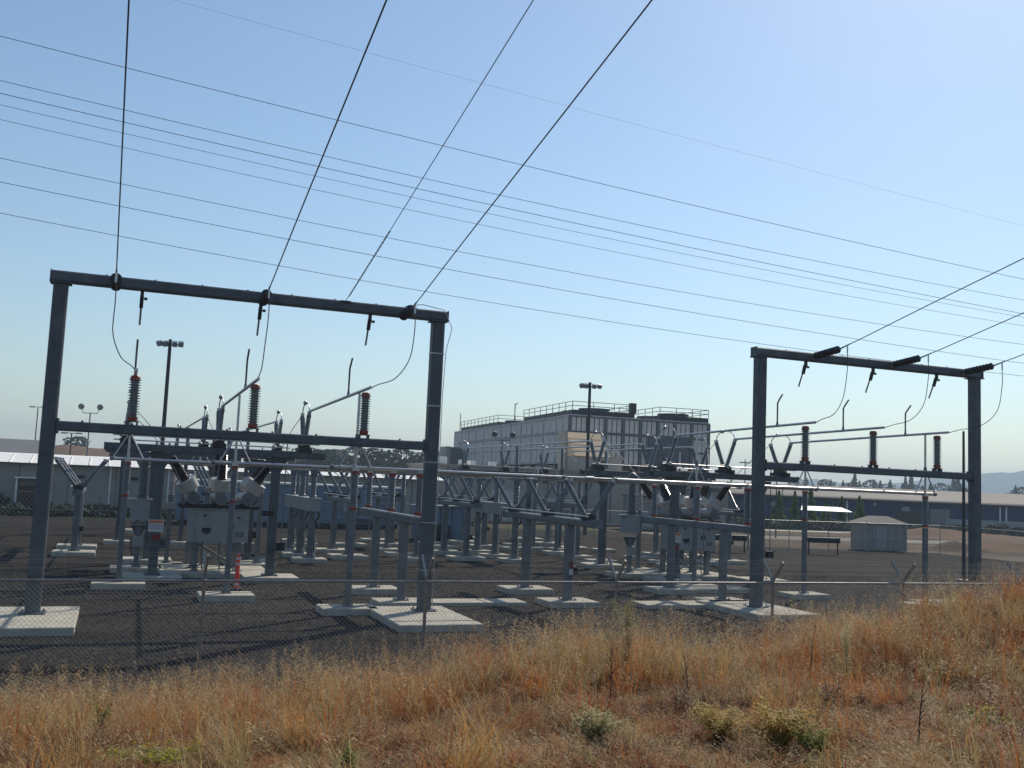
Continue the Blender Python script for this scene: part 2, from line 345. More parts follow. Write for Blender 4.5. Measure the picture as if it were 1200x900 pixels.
portal(-1.74, 8.81, 28.95, LP, 'larger dark steel portal on the left with four overhead wires landing on it', [(0, -1.85, -0.6), (0, 8.5, -0.9)], True)
portal(20.87, 30.82, 29.35, RP, 'steel portal on the right with three black insulator strings on its beam', [(0, 20.8, -0.1), (0, 30.5, -0.1)], False)

# ------------------------------------------------------------------ incoming conductors
WD = Vector((0, -0.975, 0.222)); WS = Vector((0, -0.996, 0.085))
def conductor(bx, X0, Y0, Z0, px, label, style):
    t = thing('overhead_conductor', label, 'overhead wire', (X0, Y0, Z0), 0, 'phase wires landing on the portals')
    o = Vector((0, 0, 0)); a = WS*0.12; e = WS*(1.42 if style else 0.98)
    me = B().lathe(a, e, shed_prof(8 if style else 9, 0.055, 0.135 if style else 0.15), 14)
    part('insulator_string', me, 'poly', t)
    part('shackle', B().cyl(o, a, 0.03).box(tuple(a*0.3), (0.09, 0.09, 0.12)), 'galv_lt', t)
    c0 = e; c1 = e+WD*0.55
    part('dead_end_clamp', B().tube([c0, c0+WD*0.1, c1], 0.035, 8, 0.022), 'galv_lt', t)
    pts = []
    for i in range(25):
        s = i/24; q = c1+WD*(52*s**1.5); q.z += -1.0*s*(1-s)+0.2*(1-math.exp(-52*s**1.5/3)); pts.append(q)
    part('conductor', B().tube(pts, 0.0155, 6), 'cable', t)
    # flexible jumper down to the end of the tube bus
    pe = Vector((px-X0, 28.55-Y0 if Y0 < 29 else 28.85-Y0, 6.44-Z0)); s = c0+WD*0.42+Vector((0, 0, -0.03))
    q = [s, s+Vector((0.02, 0.02, -0.22)), s+Vector((0.03, 0.03, -0.8))]
    k3 = pe+Vector(((s.x-pe.x)*0.95, (s.y-pe.y)*0.88, 0.85)); k4 = pe+Vector(((s.x-pe.x)*0.62, (s.y-pe.y)*0.62, 0.30)); k5 = pe+Vector(((s.x-pe.x)*0.2, (s.y-pe.y)*0.22, 0.12))
    ctrl = q+[k3, k4, k5, pe]; out = []
    for i in range(len(ctrl)-1):
        p0 = ctrl[max(i-1, 0)]; p1 = ctrl[i]; p2 = ctrl[i+1]; p3 = ctrl[min(i+2, len(ctrl)-1)]
        for k in range(6):
            u = k/6; out.append(0.5*((2*p1)+(p2-p0)*u+(2*p0-5*p1+4*p2-p3)*u*u+(3*p1-p0-3*p2+p3)*u**3))
    out.append(ctrl[-1]); part('jumper', B().tube(out, 0.014, 6), 'cable', t)
    part('jumper_lug', B().cyl(s, s+Vector((0, 0, -0.25)), 0.026), 'alu', t)
conductor(0, -0.38, 28.75, 8.70, LP[0], 'leftmost thick wire running straight up from the left portal', 0)
conductor(0, 3.50, 28.75, 8.70, LP[1], 'thick wire landing at the middle of the left portal beam', 0)
conductor(0, 7.62, 28.75, 8.70, LP[2], 'thick wire landing by the right end of the left portal beam', 0)
conductor(0, 22.98, 29.15, 8.86, RP[0], 'wire and string at the left of the right portal beam', 1)
conductor(0, 26.55, 29.15, 8.85, RP[1], 'wire and string at the middle of the right portal beam', 1)
conductor(0, 30.05, 29.15, 8.86, RP[2], 'wire and string at the right end of the right portal beam', 1)
t = thing('shield_wire', 'thin ground wire with a wrapped grip between the two right thick wires', 'overhead wire', (5.9, 28.75, 9.0))
part('wire', B().tube([WD*(60*i/12)+Vector((0, 0, -1.2*(i/12)*(1-i/12))) for i in range(13)], 0.0095, 6), 'cable', t)
gp = B()
for k in range(2):
    pts = []
    for i in range(140):
        s = 0.4+i/139*4.6; q = WD*s; a = s*14+k*math.pi; q = q+Vector((math.cos(a)*0.02, 0, math.sin(a)*0.02)); q.z -= 1.2*(s/60)*(1-s/60); pts.append(q)
    gp.tube(pts, 0.007, 4)
part('wrapped_grip', gp, 'cable', t)
part('tie_plate', B().box((0, 0.05, -0.03), (0.3, 0.1, 0.08)), 'dark', t, smooth=False)

# ------------------------------------------------------------------ crossing transmission wires
LINES = [([-7.2, 1.1, 10.4, 20.9, 32.9, 46.6, 62.7], [25.3, 24.65, 23.98, 23.27, 22.46, 21.59, 20.9], 55, 0.017, 'topmost of the dark wires crossing the sky'),
 ([-7, 10.5, 32.9, 62.7], [23, 21.75, 20.37, 19.26], 55, 0.015, 'second dark wire from the top crossing the sky, first of a close bunch'),
 ([-6.9, 10.6, 32.9, 62.7], [22.34, 21.06, 19.59, 18.21], 55, 0.017, 'third dark wire from the top crossing the sky'),
 ([-6.9, 10.6, 33, 62.7], [21.73, 20.52, 19.05, 17.95], 55, 0.012, 'thin fourth wire from the top crossing the sky'),
 ([-6.8, 10.6, 33, 62.7], [20.98, 19.73, 18.3, 17.3], 55, 0.012, 'thin fifth wire from the top, last of the close bunch'),
 ([-6.6, 10.8, 33, 62.6], [19.02, 17.77, 16.57, 15.87], 55, 0.014, 'third lowest wire crossing the sky'),
 ([-6.5, 10.8, 33.1, 62.6], [17.8, 16.6, 15.34, 14.45], 55, 0.015, 'second lowest wire crossing the sky'),
 ([-6.4, 10.9, 33.1, 62.6], [16.24, 15, 13.96, 13.48], 55, 0.014, 'lowest wire crossing the sky, passing behind the right portal top'),
 ([1.4, 17.5, 56.5, 108.4], [47.33, 46.28, 43.54, 40.36], 95, 0.010, 'faintest and highest wire crossing the sky')]
def quadfit(xs, ys):
    import numpy as np
    return [float(c) for c in np.polyfit(xs, ys, 2)]
for xs, zs, Y, r, lb in LINES:
    c = quadfit(xs, zs); x0, x1 = xs[0]-25, xs[-1]+40
    pts = [(x0+(x1-x0)*i/40, Y, c[0]*(x0+(x1-x0)*i/40)**2+c[1]*(x0+(x1-x0)*i/40)+c[2]) for i in range(41)]
    solo('power_line', B().tube(pts, r, 5), 'cable', lb, 'overhead wire', group='wires crossing the sky')

# ------------------------------------------------------------------ main bus: posts, pipes, risers
BY = {'A': 30.0, 'B': 33.3, 'C': 36.6}; BZ = 4.14; BR = 0.057
def bus_post():
    t = thing('bus_support', '', 'bus support')
    footing(t, 0, 0, 1.7, 1.15); column(t, 0, 0, 2.84, 0.17, mt='galv_lt', name='post')
    insulator(t, (0, 0, 2.86), (0, 0, 4.06), 0.095, 0.125, 16, 'porc_blue', 'cap', 0.10, 0.13)
    part('bus_clamp', B().box((0, 0, 4.1), (0.2, 0.16, 0.12)), 'alu', t, smooth=False)
    return t
for side, P3 in (('left', LP), ('right', RP)):
    for i, k in enumerate('CBA'):
        d = {'C': 'rearmost', 'B': 'middle', 'A': 'nearest'}[k]
        inst('bus_post', bus_post, (P3[i]+0.05, BY[k], 0), '%s slender post with red-capped insulator under the bus tubes behind the %s portal' % (d, side), group='slender bus posts under the risers')
def riser(x, y, zt, label):
    t = thing('bus_riser', label, 'bus riser', (x, y, BZ), 0, 'braced vertical tubes between the bus levels')
    part('riser_tube', B().cyl((0, 0, BR*0.6), (0, 0, zt-BZ), 0.042), 'alu', t)
    part('brace', B().cyl((0.0, 0, 0.92), (0.47, 0, BR*0.8), 0.026, n=8), 'alu', t)
    part('brace', B().cyl((0.0, 0, 0.92), (-0.47, 0, BR*0.8), 0.026, n=8), 'alu', t)
    part('clamp', B().cyl((0, 0, 0.80), (0, 0, 1.02), 0.075, 0.055), 'galv_lt', t)
    return t
V_ZT = 6.28
def pipe_z(y): return 6.47+(y-28.6)/(38.3-28.6)*(V_ZT-6.47)
for side, P3 in (('left', LP), ('right', RP)):
    for i, k in enumerate('CBA'):
        nm = ('left', 'middle', 'right')[i]
        riser(P3[i]+0.05, BY[k], pipe_z(BY[k])-0.03, '%s braced vertical tube rising from the bus behind the %s portal' % (nm, side))
        t = thing('upper_bus_tube', '%s sloping upper tube running back from the insulators of the %s portal' % (nm, side), 'bus tube', (P3[i], 28.4 if side == 'left' else 28.8, 0), 0, 'upper tubes running back from the portals')
        y0 = t.location.y
        part('tube', B().cyl((0, 0, pipe_z(28.4)), (0, 38.2-y0, V_ZT), 0.047, n=12), 'alu', t)
        ry = 31.0-y0 if side == 'right' else 31.4-y0; zb = pipe_z(31)+0.04
        part('arcing_rod', B().tube([(0, ry, zb), (0, ry, zb+0.82), (0, ry-0.06, zb+0.9), (0, ry-0.3, zb+1.14)], 0.03, 8), 'galv_lt', t)
        part('rod_foot', B().cyl((0, ry, zb-0.08), (0, ry, zb+0.12), 0.06, 0.035), 'galv_lt', t)
def bus_tube(x0, x1, y, z, label, group, r=BR):
    t = thing('bus_tube', label, 'bus tube', (x0, y, z), 0, group)
    part('tube', B().cyl((0, 0, 0), (x1-x0, 0, 0), r, n=12), 'alu', t)
    part('end_fitting', B().cyl((-0.03, 0, 0), (0.07, 0, 0), r*1.25, n=12), 'galv_lt', t)
    part('end_fitting', B().cyl((x1-x0-0.07, 0, 0), (x1-x0+0.03, 0, 0), r*1.25, n=12), 'galv_lt', t)
XS = 14.65
for k, xa, xb in (('A', 6.0, 29.5), ('B', 2.85, 26.5), ('C', -0.2, 23.5)):
    d = {'C': 'rearmost', 'B': 'middle', 'A': 'nearest'}[k]
    bus_tube(xa, XS-0.93, BY[k], BZ, '%s of the long main bus tubes on the left side' % d, 'main bus tubes')
    bus_tube(XS+0.93, xb, BY[k], BZ, '%s of the long main bus tubes on the right side' % d, 'main bus tubes')

def ins_table():   # three post insulators on a cross beam along v
    t = thing('insulator_table', '', 'insulator stand')
    footing(t, 0, -1.85, 1.7, 1.3); footing(t, 0, 1.85, 1.7, 1.3)
    for y in (-1.85, 1.85): column(t, 0, y, 2.46, 0.25, mt='galv_lt', name='post')
    beam(t, (0, -4.1, 2.6), (0, 4.1, 2.6), 0.3, 0.26, 'galv_lt', name='cross_beam')
    for y in (-3.3, 0, 3.3):
        insulator(t, (0, y, 2.75), (0, y, 4.05), 0.095, 0.125, 16, 'porc_blue', 'cap', 0.11, 0.13)
        part('bus_clamp', B().box((0, y, 4.1), (0.2, 0.16, 0.12)), 'alu', t, smooth=False)
    return t
inst('ins_table', ins_table, (8.8, 33.3, 0), 'two-post stand with three red-capped insulators right beside the left portal', group='three-insulator stands')
inst('ins_table', ins_table, (20.9, 33.3, 0), 'two-post stand with three red-capped insulators left of the right portal', group='three-insulator stands')
def v_unit(t, c, axis, zt, zb, sp, arch=False, mt='porc_blue', blade_on=True):
    """one V switch pole: two leaning insulators, hinge boxes and blade"""
    c = Vector(c); ax = Vector((1, 0, 0)) if axis == 'x' else Vector((0, 1, 0))
    part('hinge_box', B().box((c.x, c.y, zb-0.02), (0.42, 0.34, 0.16)).cyl((c.x-0.2, c.y, zb+0.05), (c.x+0.2, c.y, zb+0.05), 0.06, n=8), 'dark', t, smooth=False)
    for s in (-1, 1):
        p0 = c+ax*(s*0.14); p0.z = zb+0.05; p1 = c+ax*(s*sp); p1.z = zt-0.06
        insulator(t, p0, p1, 0.07, 0.098, 14, mt, 'galv_lt', 0.075, 0.1)
        part('terminal_block', B().box((p1.x, p1.y, zt), (0.13, 0.13, 0.12)).cyl(p1+ax*0.0+Vector((0, 0, 0.02)), p1+ax*(s*0.12)+Vector((0, 0, 0.06)), 0.05), 'alu', t)
    if arch:
        pts = [c+ax*(math.cos(a)*sp*0.98)+Vector((0, 0, zt-c.z+0.06+math.sin(a)*0.40)) for a in [math.pi*i/10 for i in range(11)]]
        part('switch_blade', B().tube(pts, 0.022, 6), 'alu', t)
        q = c+ax*(sp*0.35); part('corona_ball', B().lathe((q.x, q.y, zt+0.35), (q.x, q.y, zt+0.53), [(0, .02), (.2, .07), (.5, .09), (.8, .07), (1, .02)], 10), 'alu', t)
    elif blade_on:
        part('switch_blade', B().cyl(c+ax*(-sp)+Vector((0, 0, zt-c.z+0.03)), c+ax*sp+Vector((0, 0, zt-c.z+0.03)), 0.035, n=8).cyl(c+ax*(-0.15)+Vector((0, 0, zt-c.z+0.03)), c+ax*0.15+Vector((0, 0, zt-c.z+0.03)), 0.06, n=8), 'alu', t)
def v_table(pitch=3.3, sp=0.87, bl=True):
    def f():
        t = thing('disconnect_switch', '', 'disconnect switch')
        footing(t, 0, -1.9, 1.8, 1.4); footing(t, 0, 1.9, 1.8, 1.4)
        for y in (-1.9, 1.9): column(t, 0, y, 2.52, 0.29, mt='galv_lt', name='post')
        beam(t, (0.0, -pitch-0.7, 2.66), (0.0, pitch+0.7, 2.66), 0.36, 0.24, 'galv_lt', name='cross_beam')
        part('operating_pipe', B().cyl((-0.3, -pitch-0.6, 2.9), (-0.3, pitch+0.6, 2.9), 0.03).cyl((0.2, -1.9, 1.0), (0.2, -1.9, 2.9), 0.025), 'alu', t)
        part('operating_handle', B().box((0.23, -1.9, 1.0), (0.16, 0.2, 0.24)).cyl((0.2, -2.0, 1.05), (0.2, -2.35, 1.15), 0.018), 'dark', t, smooth=False)
        for y in (-pitch, 0, pitch): v_unit(t, (0, y, 0), 'x', 4.12, 2.88, sp, blade_on=bl)
        return t
    return f
inst('vt1', v_table(), (XS, 33.3, 0), 'V-armed bus switch on two posts, nearest and largest, midway between the portals', group='V-armed bus switches')
inst('vt3', v_table(2.9, 1.0, False), (-1.5, 51.4, 0), 'V-armed switch without a blade, standing alone just right of the left portal column', group='V-armed bus switches')
for x, l in (
             (11.0, 'V-armed switch on posts just left of the left portal right column'),
             (17.2, 'V-armed switch on posts just right of the left portal right column'),
             (33.2, 'V-armed rear switch behind the right portal')):
    inst('vt2', v_table(2.9, 0.8), (x, 51.4, 0), l, group='V-armed bus switches')
# warning post stub on near switch
part('warning_band', B().box((XS-1.0, 31.24, 0.9), (0.2, 0.03, 0.5)), 'signr', None) if False else None

# ------------------------------------------------------------------ rear bus
for y, l in ((48.5, 'nearest'), (51.4, 'middle'), (54.3, 'rearmost')):
    bus_tube(1.0, 10.15, y, 4.14, '%s of the left rear bus tubes' % l, 'rear bus tubes')
    bus_tube(11.85, 16.35, y, 4.14, '%s of the short rear bus tubes behind the left portal right column' % l, 'rear bus tubes')
    bus_tube(18.05, 32.35, y, 4.14, '%s of the right rear bus tubes' % l, 'rear bus tubes')
def cable_table():
    t = thing('cable_terminal', '', 'cable terminal')
    for y in (-2.9, 0, 2.9):
        footing(t, 0, y, 1.5, 1.2); column(t, 0, y, 2.16, 0.27, mt='galv_lt', name='post')
        insulator(t, (0, y, 2.78), (0, y, 3.98), 0.12, 0.15, 14, 'porc_blue', 'galv_lt', 0.15, 0.14)
        part('bus_clamp', B().box((0, y, 4.04), (0.34, 0.3, 0.16)), 'galv_lt', t, smooth=False)
        part('cable', B().tube([(0.3, y, 2.2), (0.36, y+0.1, 1.9), (0.16, y+0.16, 1.6), (0.17, y+0.16, 0.9), (0.25, y+0.2, 0.1)], 0.04, 8), 'poly', t)
        part('conduit', B().cyl((0.25, y+0.2, 0), (0.25, y+0.2, 1.0), 0.055), 'white', t)
    part('terminal_box', B().box((0, 0, 2.47), (0.55, 7.0, 0.58)).box((0, 0, 2.775), (0.66, 7.1, 0.03)), 'cab', t, smooth=False)
    return t
inst('cable_table', cable_table, (8.7, 50.2, 0), 'long grey box on three posts with three stub insulators, in front of the blue enclosure', group='cable terminals')
inst('cable_table', cable_table, (19.5, 51.4, 0), 'long grey box on three posts with three stub insulators, right of the picture centre', group='cable terminals')
inst('cable_table', cable_table, (31.2, 51.4, 0), 'long grey box on three posts with three stub insulators, behind the right breaker', group='cable terminals')

# ------------------------------------------------------------------ high switch stands
def high_stand(P3, c1, c2, w=0.33, y_spread=0.75):
    def f():
        t = thing('high_switch_stand', '', 'switch stand')
        x0 = P3[0]
        for c in (c1, c2):
            footing(t, c-x0, 0, 2.0, 1.7); column(t, c-x0, 0, 4.46, w, name='column')
            part('corner_bracket', B().prism([(c-x0+w/2, -0.1, 4.45), (c-x0+w/2+0.3, -0.1, 4.45), (c-x0+w/2, -0.1, 3.9)], (0, 0.2, 0)).prism([(c-x0-w/2, -0.1, 4.45), (c-x0-w/2, -0.1, 3.9), (c-x0-w/2-0.3, -0.1, 4.45)], (0, 0.2, 0)), 'galv', t, smooth=False)
        L = P3[2]-x0
        beam(t, (-0.75, -0.32, 4.60), (L+0.75, -0.32, 4.60), 0.16, 0.26, name='beam')
        beam(t, (-0.75, 0.32, 4.60), (L+0.75, 0.32, 4.60), 0.16, 0.26, name='beam')
        part('operating_pipe', B().cyl((-0.5, -0.5, 5.02), (L+0.5, -0.5, 5.02), 0.028, n=8), 'alu', t)
        part('drive_rod', B().cyl((c2-x0+0.32, -0.3, 1.1), (c2-x0+0.32, -0.3, 5.0), 0.022, n=8), 'galv_lt', t)
        part('gear_box', B().box((c2-x0+0.3, -0.3, 1.12), (0.3, 0.24, 0.3)).box((c2-x0-0.25, -0.25, 2.35), (0.42, 0.2, 0.2)).cyl((c2-x0+0.3, -0.4, 1.2), (c2-x0+0.3, -0.75, 1.3), 0.02), 'dark', t, smooth=False)
        for x in P3:
            x -= x0
            part('pedestal', B().box((x, 0, 4.81), (0.5, 0.9, 0.16)).box((x, 0, 4.94), (0.4, 0.5, 0.12)), 'dark', t, smooth=False)
            v_unit(t, (x, 0, 0), 'y', 6.22, 5.02, y_spread, True, 'porc')
            part('counterweight', B().lathe((x-0.2, -0.62, 4.93), (x-0.2, -0.62, 5.11), [(0, .02), (.2, .075), (.5, .1), (.8, .075), (1, .02)], 10), 'white', t)
        return t
    return f
inst('hsL', high_stand(LP, 1.5, 5.7), (LP[0], 39.0, 0), 'front high switch stand behind the left portal, before the left breaker', group='high switch stands')
inst('hsL', high_stand(LP, 1.5, 5.7), (LP[0], 46.0, 0), 'second high switch stand behind the left breaker', group='high switch stands')
inst('hsL', high_stand(LP, 1.5, 5.7), (LP[0], 67.0, 0), 'farthest high switch stand on the left side', group='high switch stands')
inst('hsR', high_stand(RP, 23.3, 27.9), (RP[0], 39.0, 0), 'front high switch stand in front of the right breaker, partly behind the right portal column', group='high switch stands')
inst('hsR', high_stand(RP, 23.3, 27.9), (RP[0], 46.0, 0), 'second high switch stand behind the right breaker, under the tan sloped roof', group='high switch stands')
inst('hsR', high_stand(RP, 23.3, 27.9), (RP[0], 67.0, 0), 'farthest high switch stand on the right side, before the louvred tower', group='high switch stands')
for side, P3 in (('left', LP), ('right', RP)):
    for i, x in enumerate(P3):
        nm = ('left', 'middle', 'right')[i]
        t = thing('rear_upper_tube', '%s long upper tube between the rear switch stands of the %s bay' % (nm, side), 'bus tube', (x, 46.8, 0), 0, 'upper tubes between the rear stands')
        part('tube', B().cyl((0, 0, 6.24), (0, 19.4, 6.2), 0.045, n=10), 'alu', t)
        t = thing('tube_post', '%s tall post holding up the rear upper tube of the %s bay' % (nm, side), 'bus support', (x, 57.0, 0), 0, 'tall posts under the rear tubes')
        footing(t, 0, 0, 1.3, 1.1); column(t, 0, 0, 4.9, 0.2, name='post')
        insulator(t, (0, 0, 4.92), (0, 0, 6.14), 0.085, 0.12, 14, 'porc', 'galv_lt', 0.08, 0.1)
# single posts seen behind
def mid_post():
    t = thing('bus_support', '', 'bus support')
    footing(t, 0, 0, 1.5, 1.1); column(t, 0, 0, 2.9, 0.2, mt='galv_lt', name='post')
    insulator(t, (0, 0, 2.92), (0, 0, 4.08), 0.09, 0.12, 14, 'porc_blue', 'galv_lt', 0.08, 0.1)
    return t
for x, y, l in ((5.9, 44.2, 'grey capped bus post beside the second left high stand'), (14.2, 48.5, 'grey capped post under the nearest short rear bus tube'), (14.2, 51.4, 'grey capped post under the middle short rear bus tube'),
                (14.2, 54.3, 'grey capped post under the rearmost short rear bus tube'), (24.5, 48.5, 'grey capped post under the nearest right rear bus tube'), (24.5, 51.4, 'grey capped post under the middle right rear bus tube'),
                (24.5, 54.3, 'grey capped post under the rearmost right rear bus tube')):
    inst('mid_post', mid_post, (x, y, 0), l, group='grey capped bus posts')

for x, l in ((5.2, 'small far V-armed switch behind the long grey box'), (15.6, 'small far V-armed switch behind the middle switches'), (21.5, 'small far V-armed switch right of the picture centre'), (27.5, 'small far V-armed switch behind the second right stand')):
    inst('vt2', v_table(2.9, 0.8), (x, 60.5, 0), l, group='V-armed bus switches')
for y, l in ((57.6, 'nearest'), (60.5, 'middle'), (63.4, 'rearmost')):
    bus_tube(6.05, 14.75, y, 4.14, '%s far bus tube on the left' % l, 'far bus tubes')
    bus_tube(16.45, 20.65, y, 4.14, '%s far bus tube in the middle' % l, 'far bus tubes')
    bus_tube(22.35, 26.65, y, 4.14, '%s far bus tube on the right' % l, 'far bus tubes')
for x, y, l in ((10.2, 57.6, 'nearest far post left of centre'), (10.2, 60.5, 'middle far post left of centre'), (18.6, 57.6, 'nearest far post at the centre'), (18.6, 60.5, 'middle far post at the centre'),
                (24.4, 57.6, 'nearest far post right of centre'), (24.4, 60.5, 'middle far post right of centre'), (28.4, 48.5, 'grey capped post beside the right breaker, nearest row'), (28.4, 51.4, 'grey capped post beside the right breaker, middle row')):
    inst('mid_post', mid_post, (x, y, 0), 'grey capped bus post, '+l, group='grey capped bus posts')
for side, P3 in (('left', LP), ('right', RP)):
    for i, y in enumerate((54.3, 51.4, 48.5)):
        if side == 'left' and i == 0: continue
        riser(P3[i]+0.3, y, 6.0, '%s braced tube rising from the rear bus in the %s bay' % (('left', 'middle', 'right')[i], side))

# ------------------------------------------------------------------ circuit breakers
def breaker():
    t = thing('circuit_breaker', '', 'circuit breaker')
    footing(t, 0, 0.2, 4.1, 3.2)
    for x in (-0.8, 0.8):
        for y in (-0.55, 0.75):
            part('leg', B().box((x, y, 0.56), (0.2, 0.2, 1.1)).box((x, y, 0.02), (0.34, 0.34, 0.03)), 'galv_lt', t, smooth=False)
    part('cross_brace', B().cyl((-0.8, -0.55, 1.08), (-0.05, -0.55, 0.62), 0.03, n=6).cyl((0.8, -0.55, 1.08), (0.05, -0.55, 0.62), 0.03, n=6).cyl((-0.8, -0.55, 0.12), (-0.05, -0.55, 0.58), 0.03, n=6).cyl((0.8, -0.55, 0.12), (0.05, -0.55, 0.58), 0.03, n=6).cyl((-0.8, 0.75, 1.08), (0.8, 0.75, 0.15), 0.03, n=6), 'galv_lt', t)
    cb = part('cabinet', B().box((0, -0.15, 1.74), (2.24, 1.2, 1.26)), 'cab', t, smooth=False)
    part('cabinet_lid', B().box((0, -0.17, 2.385), (2.32, 1.3, 0.03)), 'cab', cb, smooth=False)
    part('door', B().box((-0.22, -0.765, 1.74), (1.32, 0.03, 1.16)), 'cab', cb, smooth=False)
    part('door', B().box((0.78, -0.765, 1.74), (0.6, 0.03, 1.16)), 'cab', cb, smooth=False)
    part('nameplate', B().box((-0.47, -0.79, 1.58), (0.32, 0.012, 0.16)).box((-0.47, -0.79, 1.46), (0.2, 0.012, 0.05)), 'dark', cb, smooth=False)
    part('gauge', B().cyl((-0.55, -0.78, 2.13), (-0.55, -0.80, 2.13), 0.055, n=12), 'dark', cb)
    part('red_tag', B().box((0.72, -0.79, 2.07), (0.14, 0.012, 0.07)), 'signr', cb, smooth=False)
    for hx in (0.36, 0.54): part('door_handle', B().box((hx, -0.80, 1.72), (0.035, 0.04, 0.2)), 'dark', cb, smooth=False)
    part('louvre_vent', B().box((0.78, -0.785, 1.35), (0.34, 0.012, 0.02)).box((0.78, -0.785, 1.40), (0.34, 0.012, 0.02)).box((0.78, -0.785, 1.45), (0.34, 0.012, 0.02)).box((0.78, -0.785, 1.50), (0.34, 0.012, 0.02)), 'dark', cb, smooth=False)
    for hx in (-0.55, 0.1, 0.6): part('conduit', B().tube([(hx, -0.3, 1.12), (hx, -0.32, 0.5), (hx+0.06, -0.35, 0.0)], 0.03, 6), 'galv_lt', t)
    part('hinge', B().cyl((-0.86, -0.79, 1.3), (-0.86, -0.79, 1.4), 0.02).cyl((-0.86, -0.79, 2.1), (-0.86, -0.79, 2.2), 0.02), 'galv_lt', cb)
    part('support_frame', B().box((0, -0.6, 2.46), (3.0, 0.12, 0.12)).box((0, 0.85, 2.46), (3.0, 0.12, 0.12)).box((-1.3, 0.1, 2.46), (0.12, 1.35, 0.1)).box((1.3, 0.1, 2.46), (0.12, 1.35, 0.1)), 'dark', t, smooth=False)
    for i, x in enumerate((-1.02, 0.0, 1.02)):
        tk = part('tank', B().lathe((x, -0.85, 2.80), (x, 1.2, 2.80), [(0, .12), (0.02, .22), (0.04, .27), (.96, .27), (.98, .22), (1, .12)], 18), 'cab', t)
        part('tank_flange', B().lathe((x, -0.90, 2.80), (x, -0.80, 2.80), [(0, .06), (.2, .07), (.25, .24), (1, .24)], 16), 'galv_lt', tk)
        part('pipe_fitting', B().tube([(x-0.3, -0.7, 2.6), (x-0.1, -0.75, 2.55), (x+0.15, -0.72, 2.6), (x+0.35, -0.7, 2.66)], 0.035, 6), 'dark', tk)
        for y, ty in ((-0.42, -0.20), (0.78, 0.34)):
            ax = Vector(((i-1)*0.62, ty, 1)).normalized(); p = Vector((x+(i-1)*0.06, y, 3.0))
            dr = part('current_transformer', B().lathe(p, p+ax*0.56, [(0, .22), (0.18, .24), (.2, .36), (.22, .38), (.93, .38), (.95, .40), (1, .40)], 24), 'white', t)
            part('bushing', B().lathe(p+ax*0.55, p+ax*1.62, [(0, .20), (.04, .2)]+[(0.06+0.9*k/26*1.0, (.165 if k % 2 else .205)-0.05*k/26) for k in range(27)]+[(1, .07)], 14), 'brown', dr)
            part('terminal', B().cyl(p+ax*1.62, p+ax*1.84, 0.035).box(tuple(p+ax*1.84), (0.12, 0.12, 0.06)), 'alu', dr)
    return t
inst('breaker', breaker, (3.88, 41.2, 0), 'circuit breaker with white drums and brown bushings behind the left portal', group='circuit breakers')
inst('breaker', breaker, (25.3, 41.2, 0), 'circuit breaker with white drums and brown bushings left of the right portal column', group='circuit breakers')
# jumpers from switch terminals to bushings
for side, P3, bx in (('left', LP, 3.88), ('right', RP, 25.3)):
    for i, x in enumerate(P3):
        nm = ('left', 'middle', 'right')[i]; ax = Vector(((i-1)*0.62, -0.20, 1)).normalized()
        pt = Vector((bx+(i-1)*1.08, 41.2-0.42, 3.0))+ax*1.86; ax2 = Vector(((i-1)*0.62, 0.34, 1)).normalized(); pt2 = Vector((bx+(i-1)*1.08, 41.2+0.78, 3.0))+ax2*1.86
        for a, b, w_ in ((Vector((x, 39.75, 6.22)), pt, 'front'), (Vector((x, 45.25, 6.22)), pt2, 'back')):
            ps = [a.lerp(b, s/10)+Vector((0, 0, -0.35*4*(s/10)*(1-s/10)*0.5+0.25*math.sin(s/10*math.pi))) for s in range(11)]
            solo('jumper_cable', B().tube(ps, 0.013, 6), 'cable', '%s %s flexible cable from a high switch down to the %s breaker' % (nm, w_, side), 'cable', group='cables from switches to breakers')

# ------------------------------------------------------------------ voltage transformers
def vt():
    t = thing('voltage_transformer', '', 'transformer')
    footing(t, 0, 0, 1.9, 1.3); column(t, 0, 0, 1.55, 0.2, mt='galv_lt', name='post')
    part('tank_box', B().box((0, 0, 2.2), (0.72, 0.55, 0.78)).box((-0.05, 0, 2.62), (1.1, 0.6, 0.06)), 'cab', t, smooth=False)
    part('y_bracket', B().box((0, 0, 1.6), (0.5, 0.4, 0.06)).prism([(-0.3, -0.05, 1.6), (0.3, -0.05, 1.6), (0, -0.05, 1.0)], (0, 0.1, 0)), 'galv', t, smooth=False)
    part('junction_box', B().box((0, -0.16, 0.98), (0.36, 0.2, 0.4)), 'cab', t, smooth=False)
    insulator(t, (0.05, 0, 2.66), (0.05, 0, 4.3), 0.14, 0.23, 16, 'porc', 'galv_lt', 0.2, 0.1)
    part('head', B().lathe((0.05, 0, 4.3), (0.05, 0, 4.62), [(0, .2), (.5, .22), (.8, .16), (1, .04)], 14), 'galv_lt', t)
    return t
inst('vt', vt, (1.0, 42.2, 0), 'ribbed insulator on a grey tank, just left of the left breaker', group='voltage transformers')
inst('vt', vt, (22.4, 41.4, 0), 'ribbed insulator on a grey tank, just left of the right breaker', group='voltage transformers')
inst('vt', vt, (12.9, 58.0, 0), 'far ribbed insulator on a grey tank behind the V-armed switches', group='voltage transformers')
def sa():
    t = thing('surge_arrester', '', 'arrester')
    footing(t, 0, 0, 1.3, 1.0); column(t, 0, 0, 2.7, 0.18, mt='galv_lt', name='post')
    part('small_box', B().box((0, -0.14, 2.35), (0.36, 0.22, 0.26)), 'cab', t, smooth=False)
    insulator(t, (0, 0, 2.72), (0, 0, 3.8), 0.08, 0.13, 12, 'white', 'galv_lt', 0.08, 0.08)
    return t
